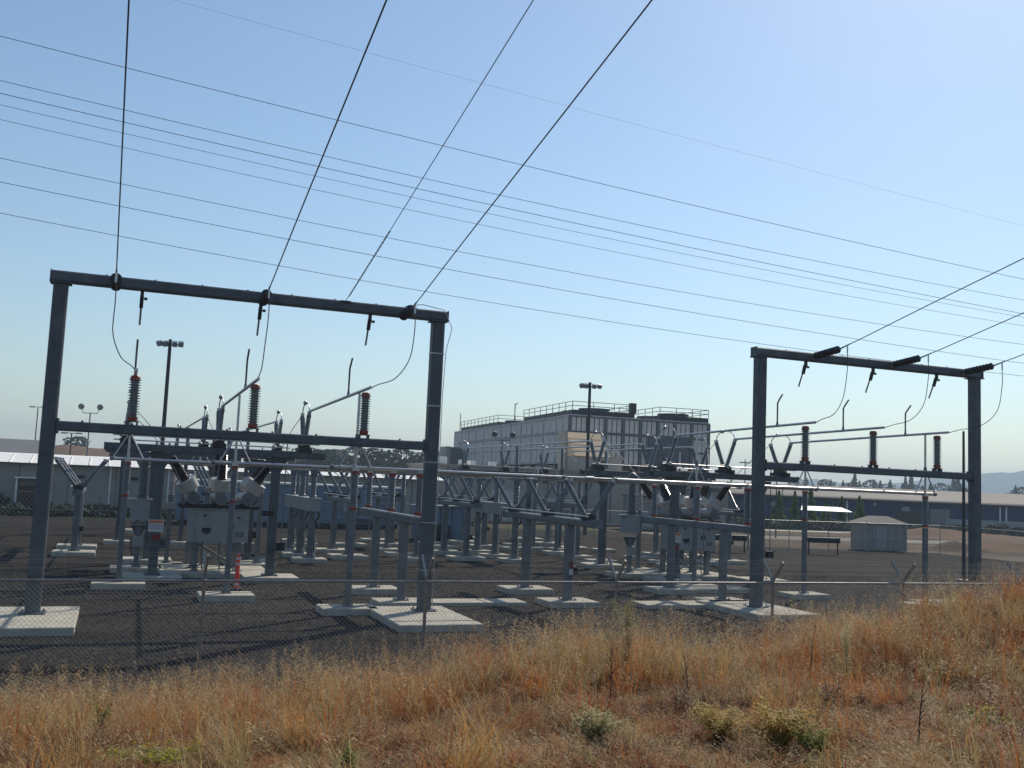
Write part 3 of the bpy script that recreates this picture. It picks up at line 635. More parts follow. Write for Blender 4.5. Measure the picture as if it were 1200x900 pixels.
for x, y, l in ((2.2, 44.0, 'slim white ribbed arrester behind the left high stand column'), (3.0, 43.6, 'slim white ribbed arrester behind the left breaker'),
                (24.2, 43.8, 'slim white ribbed arrester behind the right breaker drums'), (26.4, 43.8, 'slim white ribbed arrester at the right of the right breaker')):
    inst('sa', sa, (x, y, 0), l, group='slim white arresters')

# warning signs on the two front stand columns (parts of the stands)
def sign(x, y, z, stand_x, par):
    part('warning_sign', B().box((x, y, z), (0.56, 0.015, 0.52)), 'signw', par, smooth=False)
stands = [o for o in COL.objects if o.name.startswith('high_switch_stand')]
for o in stands:
    if abs(o.location.y-39.0) < 0.1:
        x = (1.5-LP[0]) if o.location.x < 10 else (23.3-RP[0])
        s = part('warning_sign', B().box((x, -0.185, 1.78), (0.52, 0.015, 0.44)), 'signw', o, smooth=False)
        part('sign_header', B().box((x, -0.196, 1.93), (0.46, 0.006, 0.09)), 'signo', s, smooth=False)
        part('sign_text_line', B().box((x, -0.196, 1.80), (0.44, 0.004, 0.02)).box((x, -0.196, 1.74), (0.40, 0.004, 0.02)).box((x, -0.196, 1.68), (0.42, 0.004, 0.02)), 'cab', s, smooth=False)
        s2 = part('danger_plate', B().box((x+0.02, -0.185, 1.36), (0.32, 0.015, 0.2)), 'signr', o, smooth=False)
# near switch: red and white tag on its front post
for o in COL.objects:
    if o.get('label', '').startswith('V-armed bus switch on two posts, nearest'):
        part('post_tag', B().box((0.03, -2.055, 0.95), (0.14, 0.012, 0.2)), 'signw', o, smooth=False); part('post_tag', B().box((0.03, -2.055, 1.17), (0.14, 0.012, 0.2)), 'signr', o, smooth=False)
        break

# ------------------------------------------------------------------ slabs, bollard
def slab(x, y, sx, sy, lb, z=0.0):
    b = B(); b.box((0, 0, -0.11), (sx, sy, 0.2)); solo('concrete_slab', b, 'conc', lb, 'concrete slab', (x, y, z), smooth=False)
slab(11.5, 31.9, 3.3, 1.1, 'flat concrete slab left of the nearest V-armed switch', -0.07)
slab(19.0, 31.0, 3.6, 1.2, 'low concrete slab left of the right portal footing', -0.06)
slab(23.3, 35.6, 3.0, 1.4, 'concrete slab in front of the right high stand', -0.03)
t = thing('bollard', 'bright red marker post with white bands by the left middle slender post', 'bollard', (3.98, 34.35, 0))
part('post', B().lathe((0, 0, -0.2), (0, 0, 1.18), [(0, .07), (.9, .07), (.97, .055), (1, .01)], 16), 'red', t)
for z in (0.98, 0.80, 0.14): part('white_band', B().lathe((0, 0, z), (0, 0, z+0.07), [(0, .0715), (1, .0715)], 16), 'signw', t)
part('base', B().cyl((0, 0, -0.2), (0, 0, 0.03), 0.2, 0.18, 16), 'dark', t)

# ------------------------------------------------------------------ fences
def chain(b, x0, x1, z0, z1, cell=0.075, r=0.0024):
    """zigzag wires of chain link in the XZ plane"""
    n = int((x1-x0)/cell); h = cell/2; m_ = int((z1-z0)/h)
    for i in range(n):
        for s in (0, 1):
            xa = x0+i*cell; base = len(b.v)
            for j in range(m_+1):
                x = xa+(h*(j % 2) if s == 0 else cell-h*(j % 2)); z = z0+j*h
                off = r*1.2 if s == j % 2 else -r*1.2
                b.v += [(x-r, off, z), (x+r, off, z), (x, off+r*1.7, z)]
            for j in range(m_):
                a = base+3*j
                b.f += [(a, a+1, a+4, a+3), (a+1, a+2, a+5, a+4), (a+2, a, a+3, a+5)]
    return b
def fence(name, p0, p1, posts, zt, label, arms=False, mesh=True, zb=-0.2, cell=0.075, r=0.03, mid=False, rail=True, wr=0.0024):
    p0 = Vector((*p0, 0)); p1 = Vector((*p1, 0)); L = (p1-p0).length; rz = math.atan2(p1.y-p0.y, p1.x-p0.x)
    t = thing(name, label, 'fence', tuple(p0), rz)
    for d in posts:
        pm = shared(('fp', r, zt, zb), lambda: B().lathe((0, 0, zb-0.1), (0, 0, zt+0.06), [(0, r), (.97, r), (.98, r*1.25), (1, r*0.5)], 12).mesh('post', 'fence'))
        po = ob('post', pm, t, (d, 0, 0))
        if arms:
            am = shared('arm', lambda: B().box((0, 0.17, 0.2), (0.035, 0.05, 0.52), 0, -0.70).mesh('barb_arm', 'fence', False))
            am2 = shared('arm2', lambda: B().box((0, -0.17, 0.2), (0.035, 0.05, 0.52), 0, 0.70).mesh('barb_arm', 'fence', False))
            ob('barb_arm', am, po, (0, 0, zt+0.04)); ob('barb_arm', am2, po, (0, 0, zt+0.04))
    if rail: part('top_rail', B().cyl((0, 0, zt), (L, 0, zt), 0.021, n=8), 'fence', t)
    if mid: part('middle_rail', B().cyl((0, 0, (zt+zb)/2), (L, 0, (zt+zb)/2), 0.02, n=6), 'fence', t)
    part('bottom_wire', B().cyl((0, 0.03, zb+0.05), (L, 0.03, zb+0.05), 0.006, n=5), 'fence', t)
    if arms:
        for s in (-1, 1):
            for k in (0.35, 0.65, 0.97):
                part('barbed_wire', B().cyl((0, s*0.33*k, zt+0.04+0.39*k), (L, s*0.33*k, zt+0.04+0.39*k), 0.0024, n=4), 'fence', t)
    if mesh: part('chain_link', chain(B(), 0, L, zb+0.03, zt, cell, wr), 'mesh', t, kind='stuff', smooth=False)
    return t
fx = [-13.3, -9.6, -5.9, -2.2, 1.46, 5.2, 8.94, 12.48, 15.83, 19.2, 22.8, 26.4, 30.0]
fence('chain_link_fence', (-15, 17.0), (32, 17.0), [x+15 for x in fx], 2.1, 'long chain link fence with barbed Y-arms in front of the whole yard', arms=True, cell=0.075)
fence('boundary_fence', (-30, 72), (43, 72), [i*3.65 for i in range(21)], 2.0, 'far chain link fence behind the left half of the yard', cell=0.3, mid=True, wr=0.005)
fence('boundary_fence', (43, 61.5), (60, 60.5), [i*3.4 for i in range(6)], 2.0, 'far chain link fence in front of the tan shed', cell=0.3, mid=True, wr=0.005)
fence('boundary_fence', (60, 60.5), (60.3, 20), [3+i*5.9 for i in range(7)], 2.0, 'side chain link fence beyond the right portal', cell=0.3, wr=0.005, rail=True)
fence('boundary_fence', (43, 72), (43, 61.6), [0.2+i*3.4 for i in range(4)], 2.0, 'short fence return joining the two far fences', cell=0.3, wr=0.005)

# ------------------------------------------------------------------ buildings
def railing(parent, pts, z, h=1.05, st=2.4):
    b = B()
    for a, c in zip(pts[:-1], pts[1:]):
        a = Vector(a); c = Vector(c); L = (c-a).length; n = max(1, int(L/st))
        for i in range(n+1):
            q = a.lerp(c, i/n); b.cyl((q.x, q.y, z), (q.x, q.y, z+h), 0.05, n=5)
        for hh in (0.5, 1.0): b.cyl((a.x, a.y, z+h*hh), (c.x, c.y, z+h*hh), 0.045, n=5)
    part('railing', b, 'galv_lt', parent)
# louvred cooling tower block on legs
def tower():
    X0, X1, Y0, Y1, ZB, ZT = 54.5, 74.6, 118.0, 181.0, 6.8, 13.0
    t = thing('cooling_tower_block', 'big grey louvred block raised on legs with roof railings, behind the yard centre', 'building', (X0, Y0, 0), R(-4.6))
    W, D = X1-X0, Y1-Y0
    part('core', B().box((W/2, D/2, (ZB+ZT)/2), (W-0.7, D-0.7, ZT-ZB-0.1)), 'tframe', t, smooth=False)
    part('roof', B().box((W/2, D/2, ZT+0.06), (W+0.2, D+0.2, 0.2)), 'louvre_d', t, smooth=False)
    nb = 8; bw = W/nb; rows = [(ZB+0.1, ZB+2.05), (ZB+2.2, ZB+3.95), (ZB+4.2, ZT-0.1)]
    fr = B()
    for i in range(nb+1): fr.box((i*bw, -0.05, (ZB+ZT)/2), (0.42, 0.3, ZT-ZB))
    for z in (ZB, ZB+2.12, ZB+4.07, ZT-0.08): fr.box((W/2, -0.02, z), (W, 0.26, 0.22))
    part('front_frame', fr, 'tframe', t, smooth=False)
    for r_, (z0, z1) in enumerate(rows):
        for i in range(nb):
            if r_ == 1 and i == 0: pass
            for s in range(3):
                w3 = (bw-0.42)/3; x = i*bw+0.21+w3*(s+0.5)
                pm = shared(('pan', r_), lambda: B().box((0, 0, 0), (w3-0.14, 0.08, z1-z0-0.1)).mesh('louvre_panel', 'louvre', False))
                ob('louvre_panel', pm, t, (x, 0.02, (z0+z1)/2))
    nb2 = 12; bw2 = D/nb2; fr = B()
    for i in range(nb2+1): fr.box((-0.03, i*bw2, (ZB+ZT)/2), (0.2, 0.3, ZT-ZB))
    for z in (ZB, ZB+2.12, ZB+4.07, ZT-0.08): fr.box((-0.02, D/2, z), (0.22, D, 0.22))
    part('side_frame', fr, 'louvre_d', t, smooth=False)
    for r_, (z0, z1) in enumerate(rows):
        for i in range(nb2):
            for s in range(2):
                if r_ == 0 and False: continue
                w2 = (bw2-0.3)/2; y = i*bw2+0.15+w2*(s+0.5)
                pm = shared(('pan2', r_), lambda: B().box((0, 0, 0), (0.08, w2-0.2, z1-z0-0.1)).mesh('louvre_panel', 'louvre', False))
                ob('louvre_panel', pm, t, (0.0, y, (z0+z1)/2))
    lg = B()
    for i in range(nb+1): lg.box((i*bw, 0.2, (ZB-0.2)/2), (0.4, 0.4, ZB+0.2))
    for i in range(1, nb2+1): lg.box((0.2, i*bw2, (ZB-0.2)/2), (0.4, 0.4, ZB+0.2))
    part('support_legs', lg, 'tframe', t, smooth=False)
    part('basin', B().box((W/2, D/2, ZB-0.5), (W-0.5, D-0.5, 0.5)), 'glass', t, smooth=False)
    part('shaded_wall_panel', B().box((W*0.70, -0.32, ZB+2.0), (W*0.30, 0.3, 3.9)), 'wall_shade', t, smooth=False)  # dark slab for a shadowed stretch of wall, shade painted by its colour
    for (xa, xb, ya, yb) in ((0.6, 9.5, 0.8, 22), (13.2, 20.5, 0.8, 20), (0.6, 9.5, 36, 61)):
        part('fan_deck', B().box(((xa+xb)/2, (ya+yb)/2, ZT+0.5), (xb-xa, yb-ya, 0.7)), 'dark', t, smooth=False)
        fs = B()
        for k in range(int((yb-ya)/7)): fs.lathe(((xa+xb)/2, ya+3.5+k*7, ZT+0.85), ((xa+xb)/2, ya+3.5+k*7, ZT+1.35), [(0, 2.4), (.5, 2.1), (1, 2.2)], 20)
        part('fan_stack', fs, 'galv', t)
        railing(t, [(xa, yb, 0), (xa, ya, 0), (xb, ya, 0), (xb, yb, 0)], ZT+0.85, 1.1)
    part('vent_mast', B().cyl((0.4, 26, ZT), (0.4, 26, ZT+3.2), 0.07).cyl((0.4, 61, ZT), (0.4, 61, ZT+3.5), 0.07).box((0.4, 25.4, ZT+3.1), (0.1, 1.4, 0.12)).box((8, 23.5, ZT+1.6), (0.9, 1.2, 1.7)).box((9.2, 0.9, ZT+1.5), (0.8, 0.8, 1.4)), 'dark', t, smooth=False)
tower()
t = thing('beige_annex', 'beige annex with a large tan sloping hood and one dark square window', 'building', (47.5, 101.0, 0))
part('wall', B().box((3.0, 2.3, 3.5), (6.0, 4.0, 7.4)), 'beige2', t, smooth=False)
part('sloped_hood', B().prism([(0, 0, 7.22), (0, 3.1, 10.0), (0, 4.2, 10.0), (0, 4.2, 7.22)], (4.7, 0, 0)), 'tanroof', t, smooth=False)
part('hood_side', B().prism([(-0.3, 2.2, -0.2), (-0.3, 2.2, 10.05), (-0.3, 4.1, 10.05), (-0.3, 4.1, -0.2)], (0.28, 0, 0)), 'beige2', t, smooth=False)
for q in (0.25, 0.5, 0.75): part('standing_seam', B().box((2.35, 3.1*q-0.02, 7.22+2.78*q+0.03), (4.7, 0.03, 0.02)), 'tanroof', t, smooth=False)
part('hood_edge', B().prism([(4.7, -0.05, 7.2), (4.7, -0.05, 7.32), (4.7, 3.1, 10.1), (4.7, 3.1, 9.98)], (0.1, 0, 0)), 'tframe', t, smooth=False)
wf = part('window', B().box((3.75, 0.26, 6.35), (0.95, 0.1, 0.9)), 'tframe', t, smooth=False)
part('pane', B().box((3.75, 0.2, 6.35), (0.8, 0.04, 0.75)), 'glass', wf, smooth=False)
for x in (0.2, 0.75): part('vent', B().box((x, 0.27, 6.7), (0.4, 0.08, 0.5)), 'louvre_d', t, smooth=False)
t = thing('beige_stair_block', 'beige block with a slanted edge at the left end of the louvred tower', 'building', (54.2, 172.5, 0))
part('wall', B().prism([(0, 0, -0.2), (1.9, 0, -0.2), (1.9, 0, 10), (1.2, 0, 10), (0, 0, 5.4)], (0, 4, 0)), 'beige2', t, smooth=False)
part('side_wall', B().box((2.9, 1.0, 4.85), (2, 3, 10.1)), 'tframe', t, smooth=False)
t = thing('long_beige_building', 'long beige wall building under the louvred tower', 'building', (30, 99, 0))
part('wall', B().box((17, 4, 2.6), (34, 8, 5.7)), 'beige', t, smooth=False)
part('parapet', B().box((17, 4, 5.5), (34.3, 8.3, 0.16)), 'beige2', t, smooth=False)
jt = B()
for i in range(9): jt.box((2+i*3.8, -0.03, 2.6), (0.1, 0.08, 5.5))
part('wall_joint', jt, 'tframe', t, smooth=False)
part('roll_door', B().box((8.5, -0.05, 1.5), (3.2, 0.08, 3.2)), 'louvre_d', t, smooth=False)
part('door', B().box((15.5, -0.05, 0.9), (1.0, 0.08, 2.2)), 'tframe', t, smooth=False)
for x, d in ((2.2, 0.8), (4.6, 0.55), (5.6, 0.5), (8.0, 0.5)): part('rooftop_unit', B().box((x, 3, 5.6+d/2), (d*1.1, 1.2, d)), 'roofw', t, smooth=False)
for x in (6, 13, 21): part('wall_light', B().box((x, -0.2, 4.2), (0.5, 0.3, 0.25)), 'dark', t, smooth=False)
# left warehouse
t = thing('warehouse', 'long low beige warehouse with a bright white roof edge at the left', 'warehouse', (-60, 90, 0))
part('wall', B().box((44, 8, 1.85), (88, 16, 4.1)), 'beige', t, smooth=False)
part('roof', B().prism([(-0.4, -0.7, 3.85), (-0.4, 3.5, 4.55), (-0.4, 16.5, 4.75), (-0.4, 16.5, 3.85)], (89.0, 0, 0)), 'roofw', t, smooth=False)
rb = B()
for i in range(60): rb.box((0.2+i*1.48, 1.4, 4.24), (0.05, 4.1, 0.06), 0, 0.165)
part('roof_rib', rb, 'roofw', t, smooth=False)
for x in (46.5, 50.8, 57.3, 61.5): part('wall_lamp', B().box((x, -0.12, 2.9), (0.6, 0.25, 0.22)), 'dark', t, smooth=False)
for x in (53.4, 66.0):
    pf = part('porch_frame', B().box((x-0.75, -0.4, 1.2), (0.12, 0.7, 2.8)).box((x+0.75, -0.4, 1.2), (0.12, 0.7, 2.8)).box((x, -0.4, 2.65), (1.9, 0.9, 0.12)), 'roofw', t, smooth=False)
    part('door', B().box((x, -0.06, 0.9), (1.1, 0.08, 2.2)), 'brown', pf, smooth=False)
wj = B()
for i in range(24): wj.box((1.5+i*3.66, -0.02, 1.9), (0.06, 0.04, 3.9))
part('wall_seam', wj, 'tframe', t, smooth=False)
dp = B()
for x in (48.6, 59.6, 64.2, 72, 80): dp.box((x, -0.08, 1.9), (0.12, 0.12, 3.8))
part('downpipe', dp, 'roofw', t, smooth=False)
# dark building far left
t = thing('dark_blue_building', 'dark blue low building behind the warehouse at the far left', 'building', (-60, 150, 0))
part('wall', B().box((24, 8, 2.2), (52, 16, 4.8)), 'bluew', t, smooth=False)
part('roof', B().prism([(-2.3, -0.5, 5.0), (-2.3, 8, 7.1), (-2.3, 16.5, 5.0)], (52.6, 0, 0)), 'tframe', t, smooth=False)
# blue enclosure
t = thing('blue_enclosure', 'long blue-grey metal switchgear enclosure with a white roof edge', 'enclosure', (4.5, 78.5, 0))
Lw = 17.0
part('body', B().box((Lw/2, 1.8, 1.55), (Lw, 3.6, 2.9)), 'blueenc', t, smooth=False)
part('roof', B().box((Lw/2, 1.8, 3.08), (Lw+0.4, 4.0, 0.14)), 'roofw', t, smooth=False)
part('skid', B().box((Lw/2, 1.8, -0.08), (Lw-0.4, 3.2, 0.3)), 'dark', t, smooth=False)
part('waist_rail', B().box((Lw/2, -0.03, 1.55), (Lw, 0.06, 0.05)), 'cab', t, smooth=False)
for i in range(11):
    if i in (3,): continue
    part('wall_panel', B().box((0.85+i*1.53, -0.015, 2.3), (1.43, 0.04, 1.35)), 'blueenc', t, smooth=False)
    part('wall_panel', B().box((0.85+i*1.53, -0.015, 0.82), (1.43, 0.04, 1.35)), 'blueenc', t, smooth=False)
part('louvre_vent', B().box((5.4, -0.05, 2.0), (1.3, 0.1, 0.8)), 'dark', t, smooth=False)
part('cooling_unit', B().box((14.3, -0.55, 1.6), (1.9, 1.0, 2.1)), 'blueenc', t, smooth=False)
part('end_door', B().box((Lw+0.03, 1.8, 1.3), (0.05, 1.1, 2.2)), 'cab', t, smooth=False)
# blue-grey cabinet row
t = thing('switch_cabinet', 'blue-grey cabinet row with a dark box, seen just right of the left portal right column', 'cabinet', (19.3, 66.0, 0))
for i in range(4): part('cabinet_bay', B().box((0.4+i*0.85, 0.6, 0.95), (0.8, 1.2, 2.2)), 'blueenc', t, smooth=False)
part('dark_box', B().box((1.6, -0.4, 0.35), (1.1, 0.7, 0.95)), 'dark', t, smooth=False)
part('roof_sheet', B().box((1.68, 0.55, 2.1), (3.7, 1.5, 0.06)), 'cab', t, smooth=False)
for i, (x, y, w_, d_, h_) in enumerate(((52.3, 86.5, 5.6, 4, 4.1), (48.6, 88.5, 2.6, 3, 3.3))):
    t = thing('equipment_house', ('wide grey equipment house left of the right portal' , 'narrow grey equipment house beside the wider one')[i], 'building', (x, y, 0))
    part('wall', B().box((w_/2, d_/2, h_/2-0.2), (w_, d_, h_)), 'tan', t, smooth=False)
    part('roof', B().box((w_/2, d_/2, h_-0.14), (w_+0.3, d_+0.3, 0.12)), 'roofg', t, smooth=False)
    part('door', B().box((w_*0.4, -0.04, 0.9), (0.95, 0.06, 2.1)), 'cab', t, smooth=False)
# right blue warehouse
t = thing('blue_warehouse', 'long low navy blue warehouse with a pale roof at the right', 'warehouse', (92.0, 136.5, 0))
t.rotation_euler = (0, 0, math.atan2(119.5-136.0, 135.8-94.0))
WL = 96
part('wall', B().box((WL/2, 12, 1.75), (WL, 24, 3.9)), 'bluew', t, smooth=False)
part('roof', B().prism([(-0.6, -0.8, 3.55), (-0.6, 0, 3.95), (-0.6, 14, 5.7), (-0.6, 28, 3.6)], (WL+1.2, 0, 0)), 'roofg', t, smooth=False)
part('fascia', B().box((WL/2, -0.85, 3.62), (WL+1.2, 0.12, 0.22)), 'roofg', t, smooth=False)
wj = B()
for i in range(20): wj.box((2+i*4.8, -0.03, 1.6), (0.1, 0.06, 3.6))
part('wall_seam', wj, 'tframe', t, smooth=False)
for x in (17.5, 23.0): part('wall_light', B().lathe((x, -0.25, 3.0), (x, 0, 3.0), [(0, .2), (.6, .28), (1, .1)], 10), 'signw', t)
for x in (7.0, 28.0):
    em = B(); em.lathe((x, -0.06, 2.1), (x, -0.02, 2.1), [(0, .75), (1, .75)], 20); em.v = [(a, b_, max(c, 2.0)) for a, b_, c in em.v]
    part('round_topped_emblem', em, 'cab', t, smooth=False)
part('door_bay', B().box((33.4, -0.05, 1.2), (3.2, 0.08, 2.8)), 'tan', t, smooth=False)
part('entrance_recess', B().box((29.0, -0.05, 0.9), (5.2, 0.1, 2.4)), 'glass', t, smooth=False)
dp = B()
for x in (18.5, 43, 44, 60): dp.box((x, -0.12, 1.6), (0.22, 0.2, 3.6))
part('downpipe', dp, 'roofw', t, smooth=False)
part('low_wall', B().box((40, -3, 0.5), (14, 0.3, 1.4)), 'cab', t, smooth=False)
t = thing('canopy', 'small canopy with a pale sloping roof before the blue warehouse', 'canopy', (87.0, 112.5, -0.5)); t.rotation_euler = (0, 0, -0.38)
part('roof', B().prism([(0, 0, 2.3), (7.0, 0, 2.3), (6.2, 2.4, 2.85), (0.8, 2.4, 2.85)], (0, 0, 0.12)), 'cab', t, smooth=False)
cp = B()
for x in (0.3, 3.5, 6.7): part('canopy_post', B().box((x, 0.15, 1.1), (0.12, 0.12, 2.4)), 'tframe', t, smooth=False)
# tan shed
t = thing('tan_shed', 'small tan shed with a hipped brown roof just outside the far fence', 'shed', (55.2, 63.5, 0))
t.rotation_euler = (0, 0, -0.25)
part('wall', B().box((1.8, 1.2, 0.85), (3.5, 2.4, 2.1)), 'tan', t, smooth=False)
x0, x1, y0, y1 = -0.15, 3.75, -0.2, 2.6
part('roof', B().rings([[(x0, y0, 1.88), (x1, y0, 1.88), (x1, y1, 1.88), (x0, y1, 1.88)], [(x0, y0, 1.94), (x1, y0, 1.94), (x1, y1, 1.94), (x0, y1, 1.94)], [(x0+1.2, y0+1.3, 2.5), (x1-1.2, y0+1.3, 2.5), (x1-1.2, y1-1.3, 2.5), (x0+1.2, y1-1.3, 2.5)]]), 'brownroof', t, smooth=False)
part('door', B().box((1.4, -0.03, 0.8), (0.85, 0.05, 1.8)), 'cab', t, smooth=False)
for x in (0.1, 3.5, 2.1, 0.8): part('corner_trim', B().box((x, -0.03, 0.85), (0.12, 0.06, 2.0)), 'cab', t, smooth=False)
# dark troughs near the far fence
for i, (x, y, l) in enumerate(((45.6, 58.2, 'dark low trough box on legs left of the tan shed'), (38.0, 58.5, 'dark low trough box on legs behind the right portal left column'))):
    t = thing('cable_trough', l, 'trough', (x, y, 0), -0.2)
    part('box', B().box((1.2, 0, 0.8), (2.4, 0.4, 0.36)), 'dark', t, smooth=False)
    for a in (0.1, 2.3): part('leg', B().box((a, 0, 0.2), (0.08, 0.08, 0.84)), 'dark', t, smooth=False)

# ------------------------------------------------------------------ light poles
def flood_pole(x, y, zt, label, kind, r=0.11, mt='pole'):
    t = thing('light_pole', label, 'light pole', (x, y, 0), 0)
    part('pole', B().cyl((0, 0, GZ-0.1), (0, 0, zt), r, r*0.7, 10), mt, t)
    fx = Vector((0.93, -0.37, 0))
    if kind == 'quad':
        part('cross_arm', B().cyl(-fx*0.9+Vector((0, 0, zt-0.35)), fx*0.9+Vector((0, 0, zt-0.35)), 0.04, n=6), mt, t)
        for s in (-1, -0.45, 0.45, 1):
            c = fx*(s*0.75)+Vector((0, -0.15*abs(s), zt-0.32)); part('floodlight', B().box(tuple(c), (0.34, 0.26, 0.36), -0.38+0.5*s, 0.5), 'lamp', t, smooth=False)
    elif kind == 'twin':
        part('cross_arm', B().tube([-fx*0.8+Vector((0, 0, zt+0.5)), -fx*0.7+Vector((0, 0, zt)), fx*0.7+Vector((0, 0, zt)), fx*0.8+Vector((0, 0, zt+0.5))], 0.04, 6), mt, t)
        for s in (-1, 1):
            c = fx*(s*0.9)+Vector((0, 0, zt+0.65)); part('floodlight', B().lathe(c+Vector((0, -0.3, -0.1)), c+Vector((0, 0.3, 0.1)), [(0, .27), (.3, .29), (.8, .17), (1, .08)], 12), 'galv', t)
    else:
        part('cross_arm', B().cyl(-fx*0.8+Vector((0, 0, zt)), fx*0.8+Vector((0, 0, zt)), 0.04, n=6), mt, t)
        for s in (-1, 1):
            c = fx*(s*0.9)+Vector((0, 0, zt)); part('lamp_head', B().box(tuple(c), (0.7, 0.35, 0.18), -0.38), 'lamp', t, smooth=False)
flood_pole(2.85, 73.5, 12.9, 'tall dark floodlight pole with four lamps seen inside the left portal', 'quad', 0.17)
flood_pole(37.0, 76.3, 12.7, 'tall dark floodlight pole with lamps before the tan sloping hood', 'quad', 0.17)
flood_pole(-2.7, 103.0, 8.8, 'slim grey pole with twin round floodlights above the left warehouse', 'twin', 0.08, 'galv')
flood_pole(35.8, 93.4, 8.1, 'slim grey pole with twin round floodlights in front of the louvred tower', 'twin', 0.08, 'galv')
flood_pole(-5.3, 131, 7.6, 'short twin-headed lamp pole on the brown hill side at the left', 'head', 0.1)
flood_pole(45.8, 165, 8.5, 'distant twin-headed lamp pole just left of the left portal right column', 'head', 0.1)
flood_pole(-11.6, 165, 12.2, 'distant lamp pole at the left edge beside the portal column', 'head', 0.1)
flood_pole(90.3, 121.0, 5.2, 'short lamp pole before the blue warehouse near the small conifers', 'head', 0.08)
def wpole(x, y, zt, label, r=0.12):
    t = thing('utility_pole', label, 'pole', (x, y, 0)); part('pole', B().cyl((0, 0, -0.3), (0, 0, zt), r, r*0.75, 10), 'pole', t)
    part('crossarm', B().box((0, 0, zt-0.4), (1.4, 0.1, 0.12), -0.37), 'pole', t, smooth=False)
    return t
t = thing('lightning_mast', 'dark slim mast just left of the right portal right column', 'mast', (41.25, 40.0, 0)); part('pole', B().cyl((0, 0, GZ), (0, 0, 7.6), 0.1, 0.06, 10), 'pole', t)
part('base_plate', B().box((0, 0, -0.15), (0.5, 0.5, 0.1)), 'galv', t, smooth=False)
wpole(72, 104.0, 8.0, 'thin utility pole rising behind the right portal between its insulators', 0.07)
wpole(59, 80, 6.0, 'thin utility pole in front of the blue warehouse left part', 0.07)

# ------------------------------------------------------------------ trees and hills
def conifer_mesh(key, h, r, mt, seed, n=900, shape='cone'):
    def f():
        rnd = random.Random(seed); b = B()
        for i in range(n):
            t_ = rnd.random()**0.8
            if shape == 'cone': rad = r*(1-t_)**0.8*(0.55+0.45*rnd.random())*(1+0.25*math.sin(t_*23+seed))
            else: rad = r*math.sqrt(max(0.02, 1-(2*t_-1)**2))*(0.5+0.5*rnd.random())*(1+0.3*math.sin(t_*9+seed))
            a = rnd.random()*6.283; z = h*(0.08+0.92*t_)
            rad *= 1+0.25*math.sin(a*3+seed+t_*8)
            c = Vector((math.cos(a)*rad, math.sin(a)*rad, z)); s = h*0.045*(0.5+rnd.random())*(1.2-t_*0.6)
            d = Vector((rnd.uniform(-1, 1), rnd.uniform(-1, 1), rnd.uniform(-.7, .7))).normalized(); e = d.orthogonal()*0.7; k_ = 4.2 if shape == 'cone' else 3.0
            d = Vector((d.x*k_, d.y*k_, d.z)); e = Vector((e.x*k_, e.y*k_, e.z))
            b.poly([c-d*s, c+e*s, c+d*s*1.1, c-e*s])
        return b.mesh('crown', mt, False)
    return shared(key, f)
def tree(x, y, h, r, label, mt='leaf_dk', var=0, shape='cone', group=None, n=900, name='conifer_tree', z0=GZ):
    t = thing(name, label, 'tree', (x, y, z0), random.random()*6, group); t.scale = (r, r, h)
    ob('crown', conifer_mesh((mt, var, shape, n), 1.0, 1.0, mt, 11+var, n, shape), t)
    ob('trunk', shared('trunk', lambda: B().cyl((0, 0, -0.05), (0, 0, 0.9), 0.10, 0.02, 7).cyl((0, 0, 0.4), (0.3, 0.1, 0.5), 0.03, 0.01, 5).cyl((0, 0, 0.3), (-0.3, 0.2, 0.42), 0.03, 0.01, 5).mesh('trunk', 'bark')), t)
    return t
ORD = ['first', 'second', 'third', 'fourth', 'fifth', 'sixth', 'seventh', 'eighth', 'ninth', 'tenth', 'eleventh', 'twelfth', 'thirteenth', 'fourteenth', 'fifteenth', 'sixteenth', 'seventeenth', 'eighteenth', 'nineteenth', 'twentieth', 'twenty-first', 'twenty-second', 'twenty-third', 'twenty-fourth']
def dirpos(px, dist):   # compass spot seen at a bearing (degrees right of +Y)
    return dist*math.sin(R(px)), dist*math.cos(R(px))
# young conifers before blue warehouse
for i, (X, Y, h, r) in enumerate(((88.6, 119.5, 4.6, 0.95), (89.9, 117.6, 4.7, 0.8), (92.2, 117.0, 5.2, 1.0), (93.0, 114.7, 3.9, 0.9), (94.8, 113.6, 4.2, 0.8), (97.2, 112.8, 4.3, 0.95))):
    tree(X, Y, h, r, ('leftmost', 'second', 'tallest, third', 'fourth, broader', 'fifth', 'rightmost')[i]+' of the six young green conifers before the blue warehouse', 'leaf_md', i % 3, 'cone', 'young conifers before the blue warehouse', 700)
